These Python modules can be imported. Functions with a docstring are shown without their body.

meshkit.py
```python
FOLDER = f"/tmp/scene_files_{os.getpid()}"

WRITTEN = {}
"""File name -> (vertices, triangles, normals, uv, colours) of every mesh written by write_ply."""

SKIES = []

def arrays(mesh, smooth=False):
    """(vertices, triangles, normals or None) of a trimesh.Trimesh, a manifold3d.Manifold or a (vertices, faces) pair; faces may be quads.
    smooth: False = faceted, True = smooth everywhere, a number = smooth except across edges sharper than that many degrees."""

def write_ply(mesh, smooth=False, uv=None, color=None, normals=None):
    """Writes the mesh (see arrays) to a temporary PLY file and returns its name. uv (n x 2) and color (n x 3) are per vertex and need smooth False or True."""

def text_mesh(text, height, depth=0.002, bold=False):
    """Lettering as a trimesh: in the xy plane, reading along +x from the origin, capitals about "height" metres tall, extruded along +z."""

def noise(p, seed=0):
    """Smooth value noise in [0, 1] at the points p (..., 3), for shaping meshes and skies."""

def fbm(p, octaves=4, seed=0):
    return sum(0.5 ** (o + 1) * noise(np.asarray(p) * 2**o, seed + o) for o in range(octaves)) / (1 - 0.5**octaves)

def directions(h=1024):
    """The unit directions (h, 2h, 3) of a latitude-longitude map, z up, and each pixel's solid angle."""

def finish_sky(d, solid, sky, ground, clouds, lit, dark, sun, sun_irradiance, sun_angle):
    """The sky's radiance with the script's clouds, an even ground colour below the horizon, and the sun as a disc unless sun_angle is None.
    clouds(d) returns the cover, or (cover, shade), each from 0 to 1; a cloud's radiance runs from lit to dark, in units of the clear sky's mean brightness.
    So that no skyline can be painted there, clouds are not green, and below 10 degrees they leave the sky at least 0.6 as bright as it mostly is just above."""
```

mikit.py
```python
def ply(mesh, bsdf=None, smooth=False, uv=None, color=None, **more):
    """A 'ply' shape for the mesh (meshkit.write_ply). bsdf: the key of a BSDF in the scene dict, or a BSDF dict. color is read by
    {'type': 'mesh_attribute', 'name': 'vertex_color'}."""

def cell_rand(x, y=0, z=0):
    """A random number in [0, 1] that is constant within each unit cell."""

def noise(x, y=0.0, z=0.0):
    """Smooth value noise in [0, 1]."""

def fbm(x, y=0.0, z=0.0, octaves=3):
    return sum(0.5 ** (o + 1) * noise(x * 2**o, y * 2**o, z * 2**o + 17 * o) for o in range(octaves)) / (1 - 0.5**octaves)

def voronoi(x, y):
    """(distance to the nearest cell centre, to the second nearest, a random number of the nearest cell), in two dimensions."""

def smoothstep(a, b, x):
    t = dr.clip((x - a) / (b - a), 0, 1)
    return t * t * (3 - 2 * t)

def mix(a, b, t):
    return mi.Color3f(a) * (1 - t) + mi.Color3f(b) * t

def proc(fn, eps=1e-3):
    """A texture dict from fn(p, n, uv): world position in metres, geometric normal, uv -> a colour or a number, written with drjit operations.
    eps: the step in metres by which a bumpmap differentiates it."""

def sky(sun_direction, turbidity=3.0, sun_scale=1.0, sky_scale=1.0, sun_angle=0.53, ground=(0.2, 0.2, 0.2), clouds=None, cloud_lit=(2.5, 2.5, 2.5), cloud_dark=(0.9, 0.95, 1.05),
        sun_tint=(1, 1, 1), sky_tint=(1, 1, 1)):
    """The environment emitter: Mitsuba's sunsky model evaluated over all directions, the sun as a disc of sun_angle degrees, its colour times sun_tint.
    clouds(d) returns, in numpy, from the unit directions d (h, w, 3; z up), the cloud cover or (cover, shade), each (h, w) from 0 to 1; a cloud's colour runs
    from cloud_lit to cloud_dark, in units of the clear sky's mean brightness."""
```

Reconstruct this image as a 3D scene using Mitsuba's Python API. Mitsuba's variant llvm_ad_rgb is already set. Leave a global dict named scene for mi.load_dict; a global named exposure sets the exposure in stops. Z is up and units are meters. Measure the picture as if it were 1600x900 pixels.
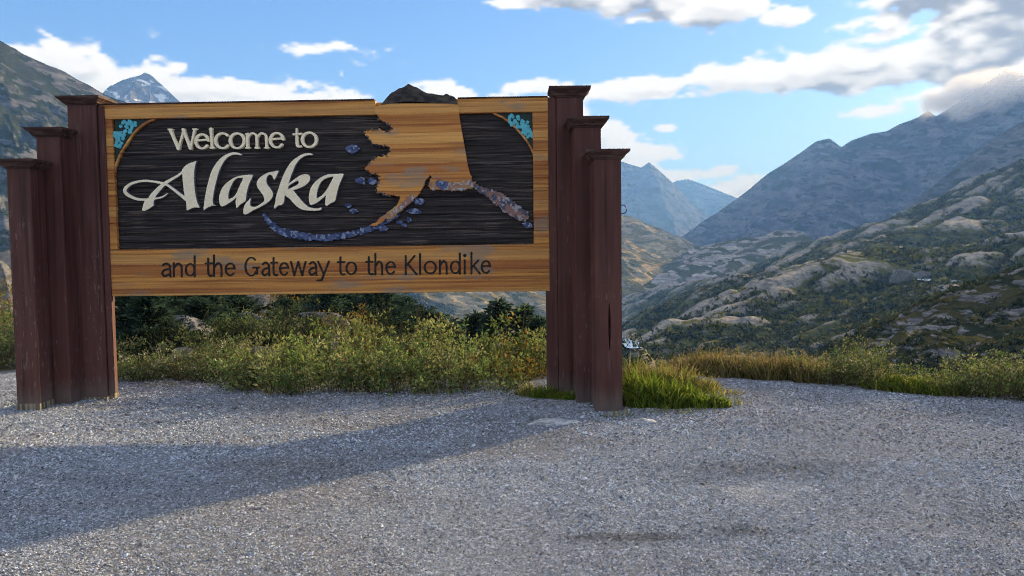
import math, random
import numpy as np, trimesh, shapely
import drjit as dr
import mitsuba as mi
import mikit, meshkit
from mikit import noise, fbm, voronoi, smoothstep, mix, cell_rand
from shapely.geometry import Polygon, Point, MultiPoint, LineString
from shapely.ops import unary_union
from scipy.interpolate import RBFInterpolator
import manifold3d as m3

scene, labels = {}, {}
RNG = np.random.default_rng(7)
random.seed(7)

# ------------------------------------------------------------------ camera, sky, exposure
EYE = np.array([0.0, 0.0, 1.6])
PITCH, ROLL, FPX = 0.0522, 0.0133, 1230.0
_f = np.array([0, math.cos(PITCH), -math.sin(PITCH)])
_u0 = np.array([0, math.sin(PITCH), math.cos(PITCH)])
_r0 = np.array([1.0, 0, 0])
RIGHT = _r0 * math.cos(ROLL) - _u0 * math.sin(ROLL)
UP = _u0 * math.cos(ROLL) + _r0 * math.sin(ROLL)
T = mi.ScalarTransform4f
scene['camera'] = {'type': 'perspective', 'fov': math.degrees(2 * math.atan(800 / FPX)), 'fov_axis': 'x',
                   'near_clip': 0.05, 'far_clip': 40000.0,
                   'to_world': T().look_at(origin=EYE.tolist(), target=(EYE + _f * 10).tolist(), up=UP.tolist()),
                   'medium': {'type': 'ref', 'id': 'haze_air'}}
SUN = (0.690, 0.724, 0.312)
exposure = 2.95


def _sm(a, b, x):
    t = np.clip((x - a) / (b - a), 0, 1)
    return t * t * (3 - 2 * t)


def _density(az, el):
    """cloud thickness in a direction, in degrees; below zero is clear sky"""
    a, e = np.radians(az), np.radians(el)
    x, y, z = np.sin(a) * np.cos(e), np.cos(a) * np.cos(e), np.sin(e)
    p = np.stack([x * 8, y * 8, z * 17], -1)
    n1 = meshkit.fbm(p + 3.1, 6, 5)
    n2 = meshkit.fbm(p * 3.6 + 8.2, 4, 9)
    puff = 1 - np.abs(2 * meshkit.fbm(p * 2.6 + 1.7, 5, 3) - 1)
    # cumulus bank low along the horizon, its top falling away to the right
    top = np.interp(az, [-180, -60, -33, -30, -26, -21, -18, -12, -9, -7.5, -6, -3.5, -1, 2, 5, 7, 9.2, 13.7, 16.5, 18, 22, 90, 180],
                    [9, 11, 12.6, 13.0, 12.5, 11.7, 11.6, 10.8, 9.6, 10.8, 11.6, 11.8, 10.7, 10.6, 10.0, 9.3, 7.4, 5.2, 5.0, 3.6, 1.5, 2, 9])
    bank = (top - .5 - el) * .40 + (puff - .66) * 1.5 + (n2 - .5) * .7
    # loose clouds higher up
    blobs = [(5, 17.9, 5.0, 1.5, 1.0), (10, 17.3, 4.0, 1.7, 1.05), (15, 16.1, 3.6, 1.3, 1.0), (19, 15.0, 1.8, .7, .8),
             (10, 11.0, 4.2, .70, .85), (16, 11.3, 5.0, 1.1, 1.0), (22, 11.4, 4.5, 1.25, 1.0), (27, 11.2, 3.4, 1.6, 1.05),
             (26, 13.8, 3.6, 1.3, .85), (29, 16.5, 6.5, 2.6, 1.25), (33, 14.0, 7, 3.4, 1.35), (31, 11.0, 3.6, 1.6, 1.1), (22, 18.2, 4.5, 1.2, .9),
             (11.3, 8.2, 1.0, .28, .72), (24.5, 8.4, 2.2, .35, .68), (1.5, 11.4, 2.4, .45, .7), (-14, 13.7, 2.0, .35, .55),
             (-3, 22.5, 9, 1.6, .9), (45, 26, 16, 4, .9), (-50, 30, 20, 5, .9), (10, 34, 22, 5, .9)]
    m = np.full(az.shape, -1.3)
    for ba, be, ra, re, amp in blobs:
        m = np.maximum(m, amp * (1.5 * np.exp(-.6 * (((az - ba) / ra) ** 2 + ((el - be - .03 * (az - ba)) / re) ** 2)) - .5))
    rest = meshkit.fbm(np.stack([x * 3, y * 3, z * 6], -1) + 40, 6, 21)
    m = np.maximum(m, np.where((np.abs(az) > 39) | (el > 25), np.clip((rest - 0.41) * 4.0, -1, 1.0), -1.3))
    high = m * 1.25 + (n1 - 0.5) * 1.7 + (puff - .66) * 1.5 + (n2 - 0.5) * 1.1 - 0.50
    return bank, high


def clouds(d):
    az = np.degrees(np.arctan2(d[..., 0], d[..., 1]))
    el = np.degrees(np.arcsin(np.clip(d[..., 2], -1, 1)))
    bank, high = _density(az, el)
    bank2, high2 = _density(az + .35, el + .75)      # a little towards the sun: thick there means shade here
    bank3, high3 = _density(az + .9, el + 2.0)
    cover = np.maximum(_sm(-.03, .20, bank), _sm(-.04, .30, high) ** 1.2)
    sb = .16 * _sm(.2, 2.0, bank) + .60 * _sm(-.15, .75, bank2 - bank * .5) + .08 * _sm(0, 1.2, bank3)
    sh = .66 * _sm(.25, 1.1, high2) * _sm(0, .8, high3) + .30 * _sm(.0, .7, high2 - high * .6)
    shade = np.where(bank > high, sb * (1 - .5 * _sm(3, 9, az)), sh)
    return cover * .97, np.clip(shade, 0, 1)


scene['sky'] = mikit.sky(SUN, turbidity=2.2, sun_scale=1.35, sky_scale=1.0, sun_angle=1.5, sun_tint=(0.90, 0.97, 1.10), ground=(0.16, 0.16, 0.16), clouds=clouds,
                         cloud_lit=(3.5, 3.4, 3.25), cloud_dark=(0.95, 1.0, 1.1), sky_tint=(0.47, 0.67, 1.06))

# ------------------------------------------------------------------ helpers


def ray(px, py):
    d = _f + (px - 800) / FPX * RIGHT + (450 - py) / FPX * UP
    return d


def at(px, py, dist):
    """the point DIST metres ahead that is seen at the photograph's pixel"""
    d = ray(px, py)
    return EYE + d * (dist / d[1])


def add(key, mesh, bsdf, smooth=False, **kw):
    scene[key] = mikit.ply(mesh, bsdf, smooth, **kw)
    return key


def tag(key, label=None, cat=None, group=None, kind=None):
    e = {}
    if label: e['label'] = label
    if cat: e['category'] = cat
    if group: e['group'] = group
    if kind: e['kind'] = kind
    labels[key] = e
    return key


_count = {}


def numbered(name):
    k = _count.get(name, -1) + 1
    _count[name] = k
    return name if k == 0 else f'{name}_{k:03d}'


def rgb(*c):
    return {'type': 'rgb', 'value': list(c)}


def diffuse(key, color, rough=None):
    if callable(color): color = mikit.proc(color)
    elif isinstance(color, tuple): color = rgb(*color)
    if rough is None:
        scene[key] = {'type': 'twosided', 'b': {'type': 'diffuse', 'reflectance': color}}
    else:
        scene[key] = {'type': 'twosided', 'b': {'type': 'principled', 'base_color': color, 'roughness': rough, 'specular': 0.3}}
    return key


def bumped(key, color, height, rough=0.8, eps=1e-3, scale=1.0, spec=0.25):
    scene[key] = {'type': 'twosided', 'b': {'type': 'bumpmap', 'arbitrary': mikit.proc(height, eps), 'scale': scale,
                  'bsdf': {'type': 'principled', 'base_color': mikit.proc(color), 'roughness': rough, 'specular': spec}}}
    return key


VC = {'type': 'mesh_attribute', 'name': 'vertex_color'}
scene['leaf'] = {'type': 'principledthin', 'base_color': VC, 'roughness': 0.55, 'diff_trans': 0.75, 'spec_trans': 0.0, 'eta': 1.4}
scene['tinted'] = {'type': 'twosided', 'b': {'type': 'principled', 'base_color': VC, 'roughness': 0.85, 'specular': 0.25}}

# ------------------------------------------------------------------ air
scene['haze_air'] = {'type': 'homogeneous', 'albedo': rgb(0.33, 0.60, 0.97), 'sigma_t': rgb(1.35e-4, 1.7e-4, 2.4e-4),
                     'phase': {'type': 'hg', 'g': 0.0}}
scene['haze'] = {'type': 'cube', 'to_world': T().translate([0, 2000, 222]).scale([4000, 4000, 338]),
                 'bsdf': {'type': 'null'}, 'interior': {'type': 'ref', 'id': 'haze_air'}}
tag('haze', 'thin blue mountain haze filling the valley', 'haze', kind='stuff')

# a bank of cloud caught on the high right end of the blue ridge
_cc, _ch = at(1558, 147, 1830), np.array([205., 130., 84.])
_g = np.stack(np.meshgrid(*[(np.arange(n) + .5) / n * 2 - 1 for n in (30, 44, 66)], indexing='ij')[::-1], -1)    # z, y, x order; last axis xyz
_n = meshkit.fbm((_g * _ch) / 42 + 9.3, 5, 61)
_q = 1 - np.sqrt((_g[..., 0] ** 2) + (_g[..., 1] / .95) ** 2 + ((_g[..., 2] - .25 * _g[..., 0]) / .8) ** 2)
_den = np.clip(_q * 1.7 + (_n - .5) * 3.4 - .18, 0, 1) * np.clip(_q * 5, 0, 1)
scene['cloud_air'] = {'type': 'heterogeneous', 'albedo': rgb(.998, .998, .998), 'scale': .035, 'phase': {'type': 'hg', 'g': 0.15},
                      'sigma_t': {'type': 'gridvolume', 'grid': mi.VolumeGrid(_den.astype(np.float32)[..., None]), 'filter_type': 'trilinear',
                                  'to_world': T().translate((_cc - _ch).tolist()).scale((2 * _ch).tolist())}}
scene['peak_cloud'] = {'type': 'cube', 'to_world': T().translate(_cc.tolist()).scale(_ch.tolist()), 'bsdf': {'type': 'null'},
                       'interior': {'type': 'ref', 'id': 'cloud_air'}, 'exterior': {'type': 'ref', 'id': 'haze_air'}}
tag('peak_cloud', 'white cloud caught on the high right end of the blue ridge', 'cloud', kind='stuff')

# ------------------------------------------------------------------ land materials


def rock_veg(scale, rock=(.27, .26, .25), rock2=(.16, .16, .165), veg=(.055, .065, .025), veg2=(.085, .08, .03), amount=0.5, snow=None, dip=0.55, strata=6.0):
    def fn(p, n, uv):
        a, b = p.x + dip * p.z * 2, p.y
        big = fbm(a * scale * .25, b * scale * .25, p.z * scale * .4, 4)
        mid = fbm(a * scale, b * scale, p.z * scale * 1.6, 5)
        streak = fbm(p.x * scale * .6 + p.z * scale * 1.2, p.y * scale * .6, p.z * scale * strata, 4)
        c = mix(rock2, rock, smoothstep(.32, .68, streak * .6 + mid * .4))
        v = smoothstep(.0, .16, n.z * .55 + (big - .5) * 1.1 + (mid - .5) * 1.4 - .55 + amount * .5)
        c = mix(c, mix(veg, veg2, smoothstep(.35, .65, fbm(a * scale * .7 + 9, b * scale * .7, 0, 3))), v)
        c = c * (.45 + 1.1 * fbm(p.x * scale * 5, p.y * scale * 5, p.z * scale * 8, 3))
        if snow is not None:
            c = mix(c, (.75, .78, .82), smoothstep(.0, .05, mid * .6 + streak * .4 + dr.clip((p.z - snow[0]) / snow[1], -1, .06) - .60))
        return c
    return fn


def granite_knobs(p, n, uv):
    a, b = p.x + p.z * 1.2, p.y
    big = fbm(a * .03, b * .03, p.z * .04, 3)
    mid = fbm(a * .25, b * .25, p.z * .4, 4)
    fine = fbm(a * 1.3, b * 1.3, p.z * 2.0, 3)
    rock = mix((.15, .145, .14), (.45, .41, .35), smoothstep(.3, .7, mid * .5 + fine * .5))
    rock = mix(rock, (.11, .105, .10), smoothstep(.55, .75, fbm(a * .5, b * .2, p.z * 1.5, 4)) * .7)
    veg = mix((.028, .040, .017), (.115, .118, .040), smoothstep(.35, .65, mid * .6 + fine * .4))
    v = smoothstep(.07, .25, uv.x + (mid - .5) * .85 + (fine - .5) * .40 + (big - .5) * .9)
    return mix(rock, veg, v) * (.55 + .9 * fbm(p.x * 2.4, p.y * 2.4, p.z * 3, 2))


diffuse('hill_rock', granite_knobs)
diffuse('slab_rock', rock_veg(.8, rock=(.24, .235, .235), rock2=(.08, .08, .085), veg=(.022, .028, .014), veg2=(.055, .052, .022), amount=.42))
diffuse('valley_rock', rock_veg(.08, rock=(.48, .39, .22), rock2=(.26, .20, .11), veg=(.09, .09, .03), veg2=(.20, .155, .05), amount=.5))
diffuse('dome_rock', rock_veg(.08, rock=(.50, .45, .40), rock2=(.2, .18, .17), amount=.45))
diffuse('slope_rock', rock_veg(.10, rock=(.13, .133, .137), rock2=(.040, .042, .046), veg=(.018, .025, .014), veg2=(.030, .036, .018), amount=.62, strata=2.0))
diffuse('far_rock', rock_veg(.055, rock=(.17, .168, .168), rock2=(.062, .062, .066), veg=(.026, .034, .020), veg2=(.038, .046, .026), amount=.42, strata=.55))
diffuse('peak_rock', rock_veg(.024, rock=(.17, .17, .18), rock2=(.08, .08, .085), veg=(.08, .08, .08), veg2=(.1, .1, .1), amount=.0, snow=(400, 380), strata=1.2))


def rot(p, a):
    c, s = math.cos(a), math.sin(a)
    q = p.copy()
    q[..., 0], q[..., 1] = c * p[..., 0] - s * p[..., 1], s * p[..., 0] + c * p[..., 1]
    return q


def grid_faces(n, m):
    i, j = np.meshgrid(np.arange(n - 1), np.arange(m - 1), indexing='ij')
    a = i * m + j
    return np.stack([a, a + m, a + m + 1, a + 1], -1).reshape(-1, 4)


def up_facing(v, f):
    q = np.vstack([f[:, [0, 1, 2]], f[:, [0, 2, 3]]])
    n = np.cross(v[q[:, 1]] - v[q[:, 0]], v[q[:, 2]] - v[q[:, 0]])
    if n[:, 2].mean() < 0: q = q[:, ::-1]
    return trimesh.Trimesh(v, q, process=False)


def ridged(p, octaves=5, seed=0):
    return sum(0.5 ** (o + 1) * (1 - np.abs(2 * meshkit.noise(p * 2.0 ** o + 7.3 * o, seed + o) - 1)) for o in range(octaves)) / (1 - .5 ** octaves)


def mountain(key, pts, bsdf, base=-103.0, slope=35, far_slope=35, spur=.22, spur_len=300., ns=220, nt=84, rough=.02, face=None, conc=.9, seed=0, label=None, cat='mountain'):
    P = np.array([at(*q) if len(q) == 3 and q[2] > 0 else q for q in pts])
    L = np.r_[0, np.cumsum(np.linalg.norm(np.diff(P[:, :2], axis=0), axis=1))]
    s = np.linspace(0, L[-1], ns)
    R = np.stack([np.interp(s, L, P[:, k]) for k in range(3)], -1)
    H = np.maximum(R[:, 2] - base, 1)
    ij = np.stack([s / spur_len * 2, s * 0 + seed * 3.3, s * 0], -1)
    R[:, 2] += (meshkit.fbm(ij, 6, seed) - .5) * H.max() * rough * 2
    H = np.maximum(R[:, 2] - base, 1)
    d = P[-1, :2] - P[0, :2]
    nrm = np.array([d[1], -d[0]]) / np.linalg.norm(d)
    if nrm @ (EYE[:2] - P[:, :2].mean(0)) < 0: nrm = -nrm
    if face is not None: nrm = np.array(face) / np.linalg.norm(face)
    t = np.r_[-np.linspace(1, 0, nt // 4, endpoint=False) ** 1.3, np.linspace(0, 1, nt) ** 1.25]
    W = np.where(t[None] < 0, H[:, None] / math.tan(math.radians(far_slope)), H[:, None] / math.tan(math.radians(slope)))
    tau = np.abs(t)[None]
    x = R[:, None, 0] + nrm[0] * W * t[None]
    y = R[:, None, 1] + nrm[1] * W * t[None]
    z = R[:, None, 2] - H[:, None] * tau ** conc
    q = np.stack([s[:, None] / spur_len + tau * .35 * 0 + 0 * x, tau * .9 + 0 * x, 0 * x + seed], -1)
    q[..., 0] += (meshkit.fbm(np.stack([x, y, 0 * x], -1) / spur_len, 3, seed + 4) - .5) * 1.2
    sp = ridged(q, 5, seed)
    z += (sp - .62) * H[:, None] * spur * 1.6 * np.clip(tau * 3.0, 0, 1) * np.clip((1.05 - tau) * 2.5, 0, 1)
    pf = np.stack([x, y, z], -1)
    z += (meshkit.fbm(pf / (spur_len * .22), 5, seed + 2) - .5) * H[:, None] * .12 * np.clip(tau * 4 + .12, 0, 1)
    v = np.stack([x, y, z], -1)
    mesh = up_facing(v.reshape(-1, 3), grid_faces(ns, len(t)))
    add(key, mesh, bsdf, True)
    tag(key, label, cat, kind='structure')
    return mesh


# ------------------------------------------------------------------ far land
v = np.array([[-3900, -1900, -104.], [3900, -1900, -104.], [3900, 5900, -104.], [-3900, 5900, -104.]])
diffuse('valley_soil', rock_veg(.02, amount=.8))
add('valley_floor', (v, np.array([[0, 1, 2, 3]])), 'valley_soil')
tag('valley_floor', 'green and grey valley floor far below', 'valley', kind='structure')

mountain('snowy_peak', [(120, 175, 2300), (150, 155, 2300), (168, 137, 2300), (186, 127, 2300), (205, 121, 2300), (227, 113, 2300), (240, 121, 2300), (258, 138, 2300), (285, 162, 2300), (330, 190, 2300), (420, 230, 2300)],
         'peak_rock', slope=42, spur=.30, spur_len=115., rough=.012, seed=3, label='small snow streaked blue peak rising behind the left slope')
mountain('left_mountain', [(-700, -20, 640), (-400, 10, 660), (-150, 35, 690), (0, 64, 720), (40, 84, 740), (100, 112, 770), (160, 146, 800), (205, 162, 830), (260, 178, 860), (340, 215, 900), (460, 280, 950), (600, 350, 1000)],
         'slope_rock', slope=27, spur=.22, spur_len=95., ns=400, nt=140, rough=.010, seed=11, conc=.8, label='dark rocky mountainside falling from the left edge behind the sign')
mountain('far_mountain', [(760, 300, 4300), (880, 270, 4250), (945, 262, 4200), (972, 252, 4150), (988, 258, 4150), (1002, 262, 4150), (1014, 253, 4150), (1030, 266, 4200), (1052, 286, 4250), (1085, 320, 4300), (1150, 370, 4350)],
         'far_rock', slope=33, spur=.25, spur_len=450., rough=.008, seed=5, label='hazy blue mountain at the end of the valley beside the right posts')
mountain('distant_ridge', [(980, 320, 5500), (1030, 295, 5500), (1056, 283, 5500), (1075, 280, 5500), (1098, 288, 5500), (1123, 298, 5500), (1200, 330, 5500), (1300, 360, 5500)],
         'far_rock', slope=33, spur=.2, spur_len=500., rough=.006, seed=6, label='faintest blue ridge in the gap of the valley')
mountain('blue_ridge', [(985, 425, 2350), (1043, 385, 2300), (1075, 363, 2275), (1100, 345, 2250), (1130, 325, 2225), (1160, 304, 2200), (1200, 271, 2150), (1222, 258, 2150), (1245, 242, 2125), (1275, 221, 2100), (1296, 216, 2100), (1306, 224, 2090), (1315, 230, 2075), (1330, 220, 2075), (1362, 209, 2050), (1385, 206, 2050), (1410, 193, 2025), (1432, 184, 2000), (1450, 173, 2000), (1462, 181, 2000), (1480, 170, 1975), (1510, 152, 1975), (1545, 127, 1950), (1572, 108, 1950), (1590, 112, 1950), (1640, 135, 1950), (1750, 180, 1950), (2000, 240, 1950)],
         'far_rock', slope=31, spur=.30, spur_len=210., ns=380, nt=110, rough=.006, seed=8, label='long blue mountain ridge climbing to the right into cloud')
mountain('shaded_ridge', [(1330, 390, 1250), (1410, 328, 1225), (1440, 306, 1200), (1470, 282, 1190), (1500, 256, 1175), (1530, 232, 1150), (1562, 210, 1150), (1600, 191, 1125), (1680, 175, 1125), (1850, 190, 1125), (2200, 240, 1125)],
         'far_rock', slope=36, spur=.16, spur_len=210., rough=.004, seed=14, label='smooth shaded grey ridge descending from the right edge')
mountain('valley_hillside', [(200, 305, 900), (450, 300, 1020), (700, 292, 1200), (850, 302, 1450), (930, 318, 1750), (972, 335, 1950), (990, 345, 2000), (1010, 360, 2050), (1030, 378, 2100), (1050, 396, 2150), (1075, 425, 2200), (1090, 440, 2250)],
         'valley_rock', slope=25, spur=.24, spur_len=150., ns=340, nt=120, rough=.012, seed=17, face=(.80, -.60), label='sunlit tan hillside running down to the lake behind the right posts', cat='hillside')
mountain('dome_hill', [(1032, 472, 1250), (1046, 425, 1240), (1056, 400, 1220), (1075, 389, 1200), (1110, 380, 1180), (1150, 373, 1150), (1190, 369, 1120), (1215, 360, 1100), (1235, 358, 1090), (1258, 364, 1080), (1285, 382, 1060), (1340, 400, 1040), (1450, 420, 1000)],
         'dome_rock', slope=17, far_slope=25, spur=.26, spur_len=95., ns=260, nt=110, rough=.03, seed=21, label='pale rounded granite hill in the middle of the valley', cat='hill')

# lake
u = np.linspace(0, 2 * np.pi, 60, endpoint=False)
a, b = at(1000, 469, 1380), at(985, 530, 900)
scene['water'] = {'type': 'roughconductor', 'material': 'none', 'specular_reflectance': rgb(.85, .9, .95), 'alpha': 0.12}
ctr = np.array([at(975, 490, 1200)[0], 1150.])
lv = np.stack([ctr[0] + 190 * np.cos(u) * (1 + .2 * np.sin(3 * u)), ctr[1] + 330 * np.sin(u), u * 0 - 99.0], -1)
lake = trimesh.creation.triangulate_polygon(Polygon(lv[:, :2]), engine='earcut')
add('lake', trimesh.Trimesh(np.c_[lake[0], np.full(len(lake[0]), -99.0)], lake[1], process=False), 'water')
tag('lake', 'pale glinting lake deep in the valley beside the right posts', 'lake', kind='structure')

# ------------------------------------------------------------------ the hillside on the right
ctrl = [at(*q) for q in [
    (1900, 215, 860), (1750, 228, 830), (1600, 256, 800), (1560, 262, 790), (1500, 290, 760), (1400, 334, 700), (1340, 360, 650), (1290, 382, 610), (1240, 405, 570), (1200, 420, 530), (1130, 440, 480), (1060, 458, 440), (1022, 470, 410), (985, 500, 390),
    (1900, 320, 430), (1600, 350, 430), (1450, 385, 430), (1600, 400, 280), (1500, 420, 270), (1440, 437, 270), (1300, 445, 270), (1200, 470, 260), (1100, 500, 250), (1020, 530, 255),
    (1900, 480, 165), (1600, 480, 170), (1400, 510, 175), (1250, 530, 180), (1100, 552, 195), (990, 567, 205),
    (1900, 590, 110), (1600, 590, 115), (1400, 590, 120), (1200, 590, 125), (1050, 590, 130), (940, 590, 140)]]
ctrl += [at(px, 450, 850) for px in (1000, 1150)] + [at(1300, 440, 900), at(1500, 350, 1000), at(1750, 310, 1050), at(2000, 290, 1100)]
ctrl += [np.array(q, float) for q in [(0, 420, -70), (-60, 480, -100), (40, 560, -98), (20, 330, -60), (0, 240, -45), (-10, 160, -30), (-20, 110, -22), (100, 1000, -104), (40, 800, -104)]]
ctrl = np.array(ctrl)
rb = RBFInterpolator(ctrl[:, :2] / 100, ctrl[:, 2], smoothing=.02, kernel='thin_plate_spline')


def billow(p, octaves, seed):
    return sum(0.5 ** (o + 1) * np.abs(2 * meshkit.noise(p * 2.0 ** o + 7.3 * o, seed + o) - 1) for o in range(octaves)) / (1 - .5 ** octaves)


def hill_rough(p):
    """rounded granite knobs parted by crevices; also how deep in a crevice each point lies"""
    q = rot(p, -.62)
    w = (meshkit.fbm(q / 60, 3, 77) - .5) * 30
    x, y = q[..., 0] + w, q[..., 1] + w * .6
    s1 = billow(np.stack([x / 120, y / 62, 0 * x], -1), 2, 31)
    s2 = billow(np.stack([x / 62, y / 20, 0 * x], -1), 2, 41)
    s3 = billow(np.stack([x / 24, y / 8, 0 * x], -1), 3, 51)
    z = s1 * 18 + s2 * 15 + s3 * 6.5
    return z - z.mean() - 2.5, np.clip(1 - (s2 * .9 + s3 * .9 + s1 * .3), 0, 1)


gx, gy = np.linspace(-60, 620, 430), 100 + 800 * np.linspace(0, 1, 500) ** 1.3
X, Y = np.meshgrid(gx, gy, indexing='ij')
Zr = rb(np.stack([X, Y], -1).reshape(-1, 2) / 100).reshape(X.shape)
HP = np.stack([X, Y, Zr], -1)
fade = np.clip((Y - 100) / 60, .25, 1)
hr, crev = hill_rough(HP)
Zr = Zr + hr * fade * .9
Zr = np.maximum(Zr, -106)
PONDS = [(1456, 437, 270, 6.2, 13), (985, 537, 200, 2.8, 8)]
for px, py, d_, rx, ry in PONDS:
    c = at(px, py, d_)
    w_ = _sm(2.1, 1.15, np.hypot((X - c[0]) / rx, (Y - c[1]) / ry))
    Zr = Zr * (1 - w_) + (c[2] - .9) * w_
HP[..., 2] = Zr
hill = up_facing(HP.reshape(-1, 3), grid_faces(len(gx), len(gy)))
add('rocky_hillside', hill, 'hill_rock', True, uv=np.stack([crev, 0 * crev], -1).reshape(-1, 2))
for (px, py, d_, rx, ry), lab in zip(PONDS, ('small white glinting pond high on the right hillside', 'small pale pond low beside the foot of the outer right post')):
    c = at(px, py, d_)
    an = np.linspace(0, 2 * np.pi, 40, endpoint=False)
    wob = 1 + .22 * np.sin(2 * an + px) + .12 * np.sin(5 * an)
    ring = np.stack([c[0] + rx * wob * np.cos(an), c[1] + ry * wob * np.sin(an), 0 * an + c[2]], -1)
    k = numbered('pond')
    add(k, trimesh.Trimesh(np.vstack([ring, c]), np.stack([np.arange(40), (np.arange(40) + 1) % 40, np.full(40, 40)], -1), process=False), 'water')
    tag(k, lab, 'pond', kind='structure')
tag('rocky_hillside', 'broad rocky hillside with scattered scrub across the valley on the right', 'hillside', kind='structure')

ctrl = np.array([at(*q) for q in [(1900, 340, 120), (1750, 380, 110), (1600, 432, 100), (1545, 462, 95), (1480, 500, 90), (1420, 535, 85), (1370, 562, 80), (1300, 590, 75), (1200, 640, 70),
                                  (1900, 480, 80), (1750, 520, 76), (1600, 540, 72), (1540, 565, 70), (1460, 590, 68),
                                  (1900, 640, 45), (1600, 680, 45), (1400, 700, 45), (1250, 720, 45)]] + [at(1900, 420, 160), at(1600, 540, 150), at(1400, 640, 140)])
rb2 = RBFInterpolator(ctrl[:, :2] / 20, ctrl[:, 2], smoothing=.01, kernel='thin_plate_spline')
gx2, gy2 = np.linspace(16, 130, 260), np.linspace(40, 155, 260)
X, Y = np.meshgrid(gx2, gy2, indexing='ij')
Z2 = rb2(np.stack([X, Y], -1).reshape(-1, 2) / 20).reshape(X.shape)
q = rot(np.stack([X, Y, 0 * X], -1), -.6)
Z2 += (ridged(np.stack([q[..., 0] / 22, q[..., 1] / 9, 0 * X], -1), 4, 61) - .6) * 4.2 + (ridged(np.stack([q[..., 0] / 6, q[..., 1] / 2.2, 0 * X], -1), 3, 66) - .6) * 1.0
SP = np.stack([X, Y, Z2], -1)
add('rock_slope', up_facing(SP.reshape(-1, 3), grid_faces(260, 260)), 'slab_rock', True)
tag('rock_slope', 'near grey slabs of bare rock with moss below the right edge of the pullout', 'rock slope', kind='structure')

# ------------------------------------------------------------------ gravel pullout and near ground


def edge_y(x):
    """how far the gravel reaches"""
    return np.interp(x, [-14, -7, -4.5, -3.6, -3.0, 0, .6, 1.2, 2.4, 3.4, 5.1, 8, 14], [10.8, 10.4, 10.0, 9.8, 9.25, 9.15, 9.3, 9.6, 9.7, 9.0, 8.0, 6.6, 4.5])


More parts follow.
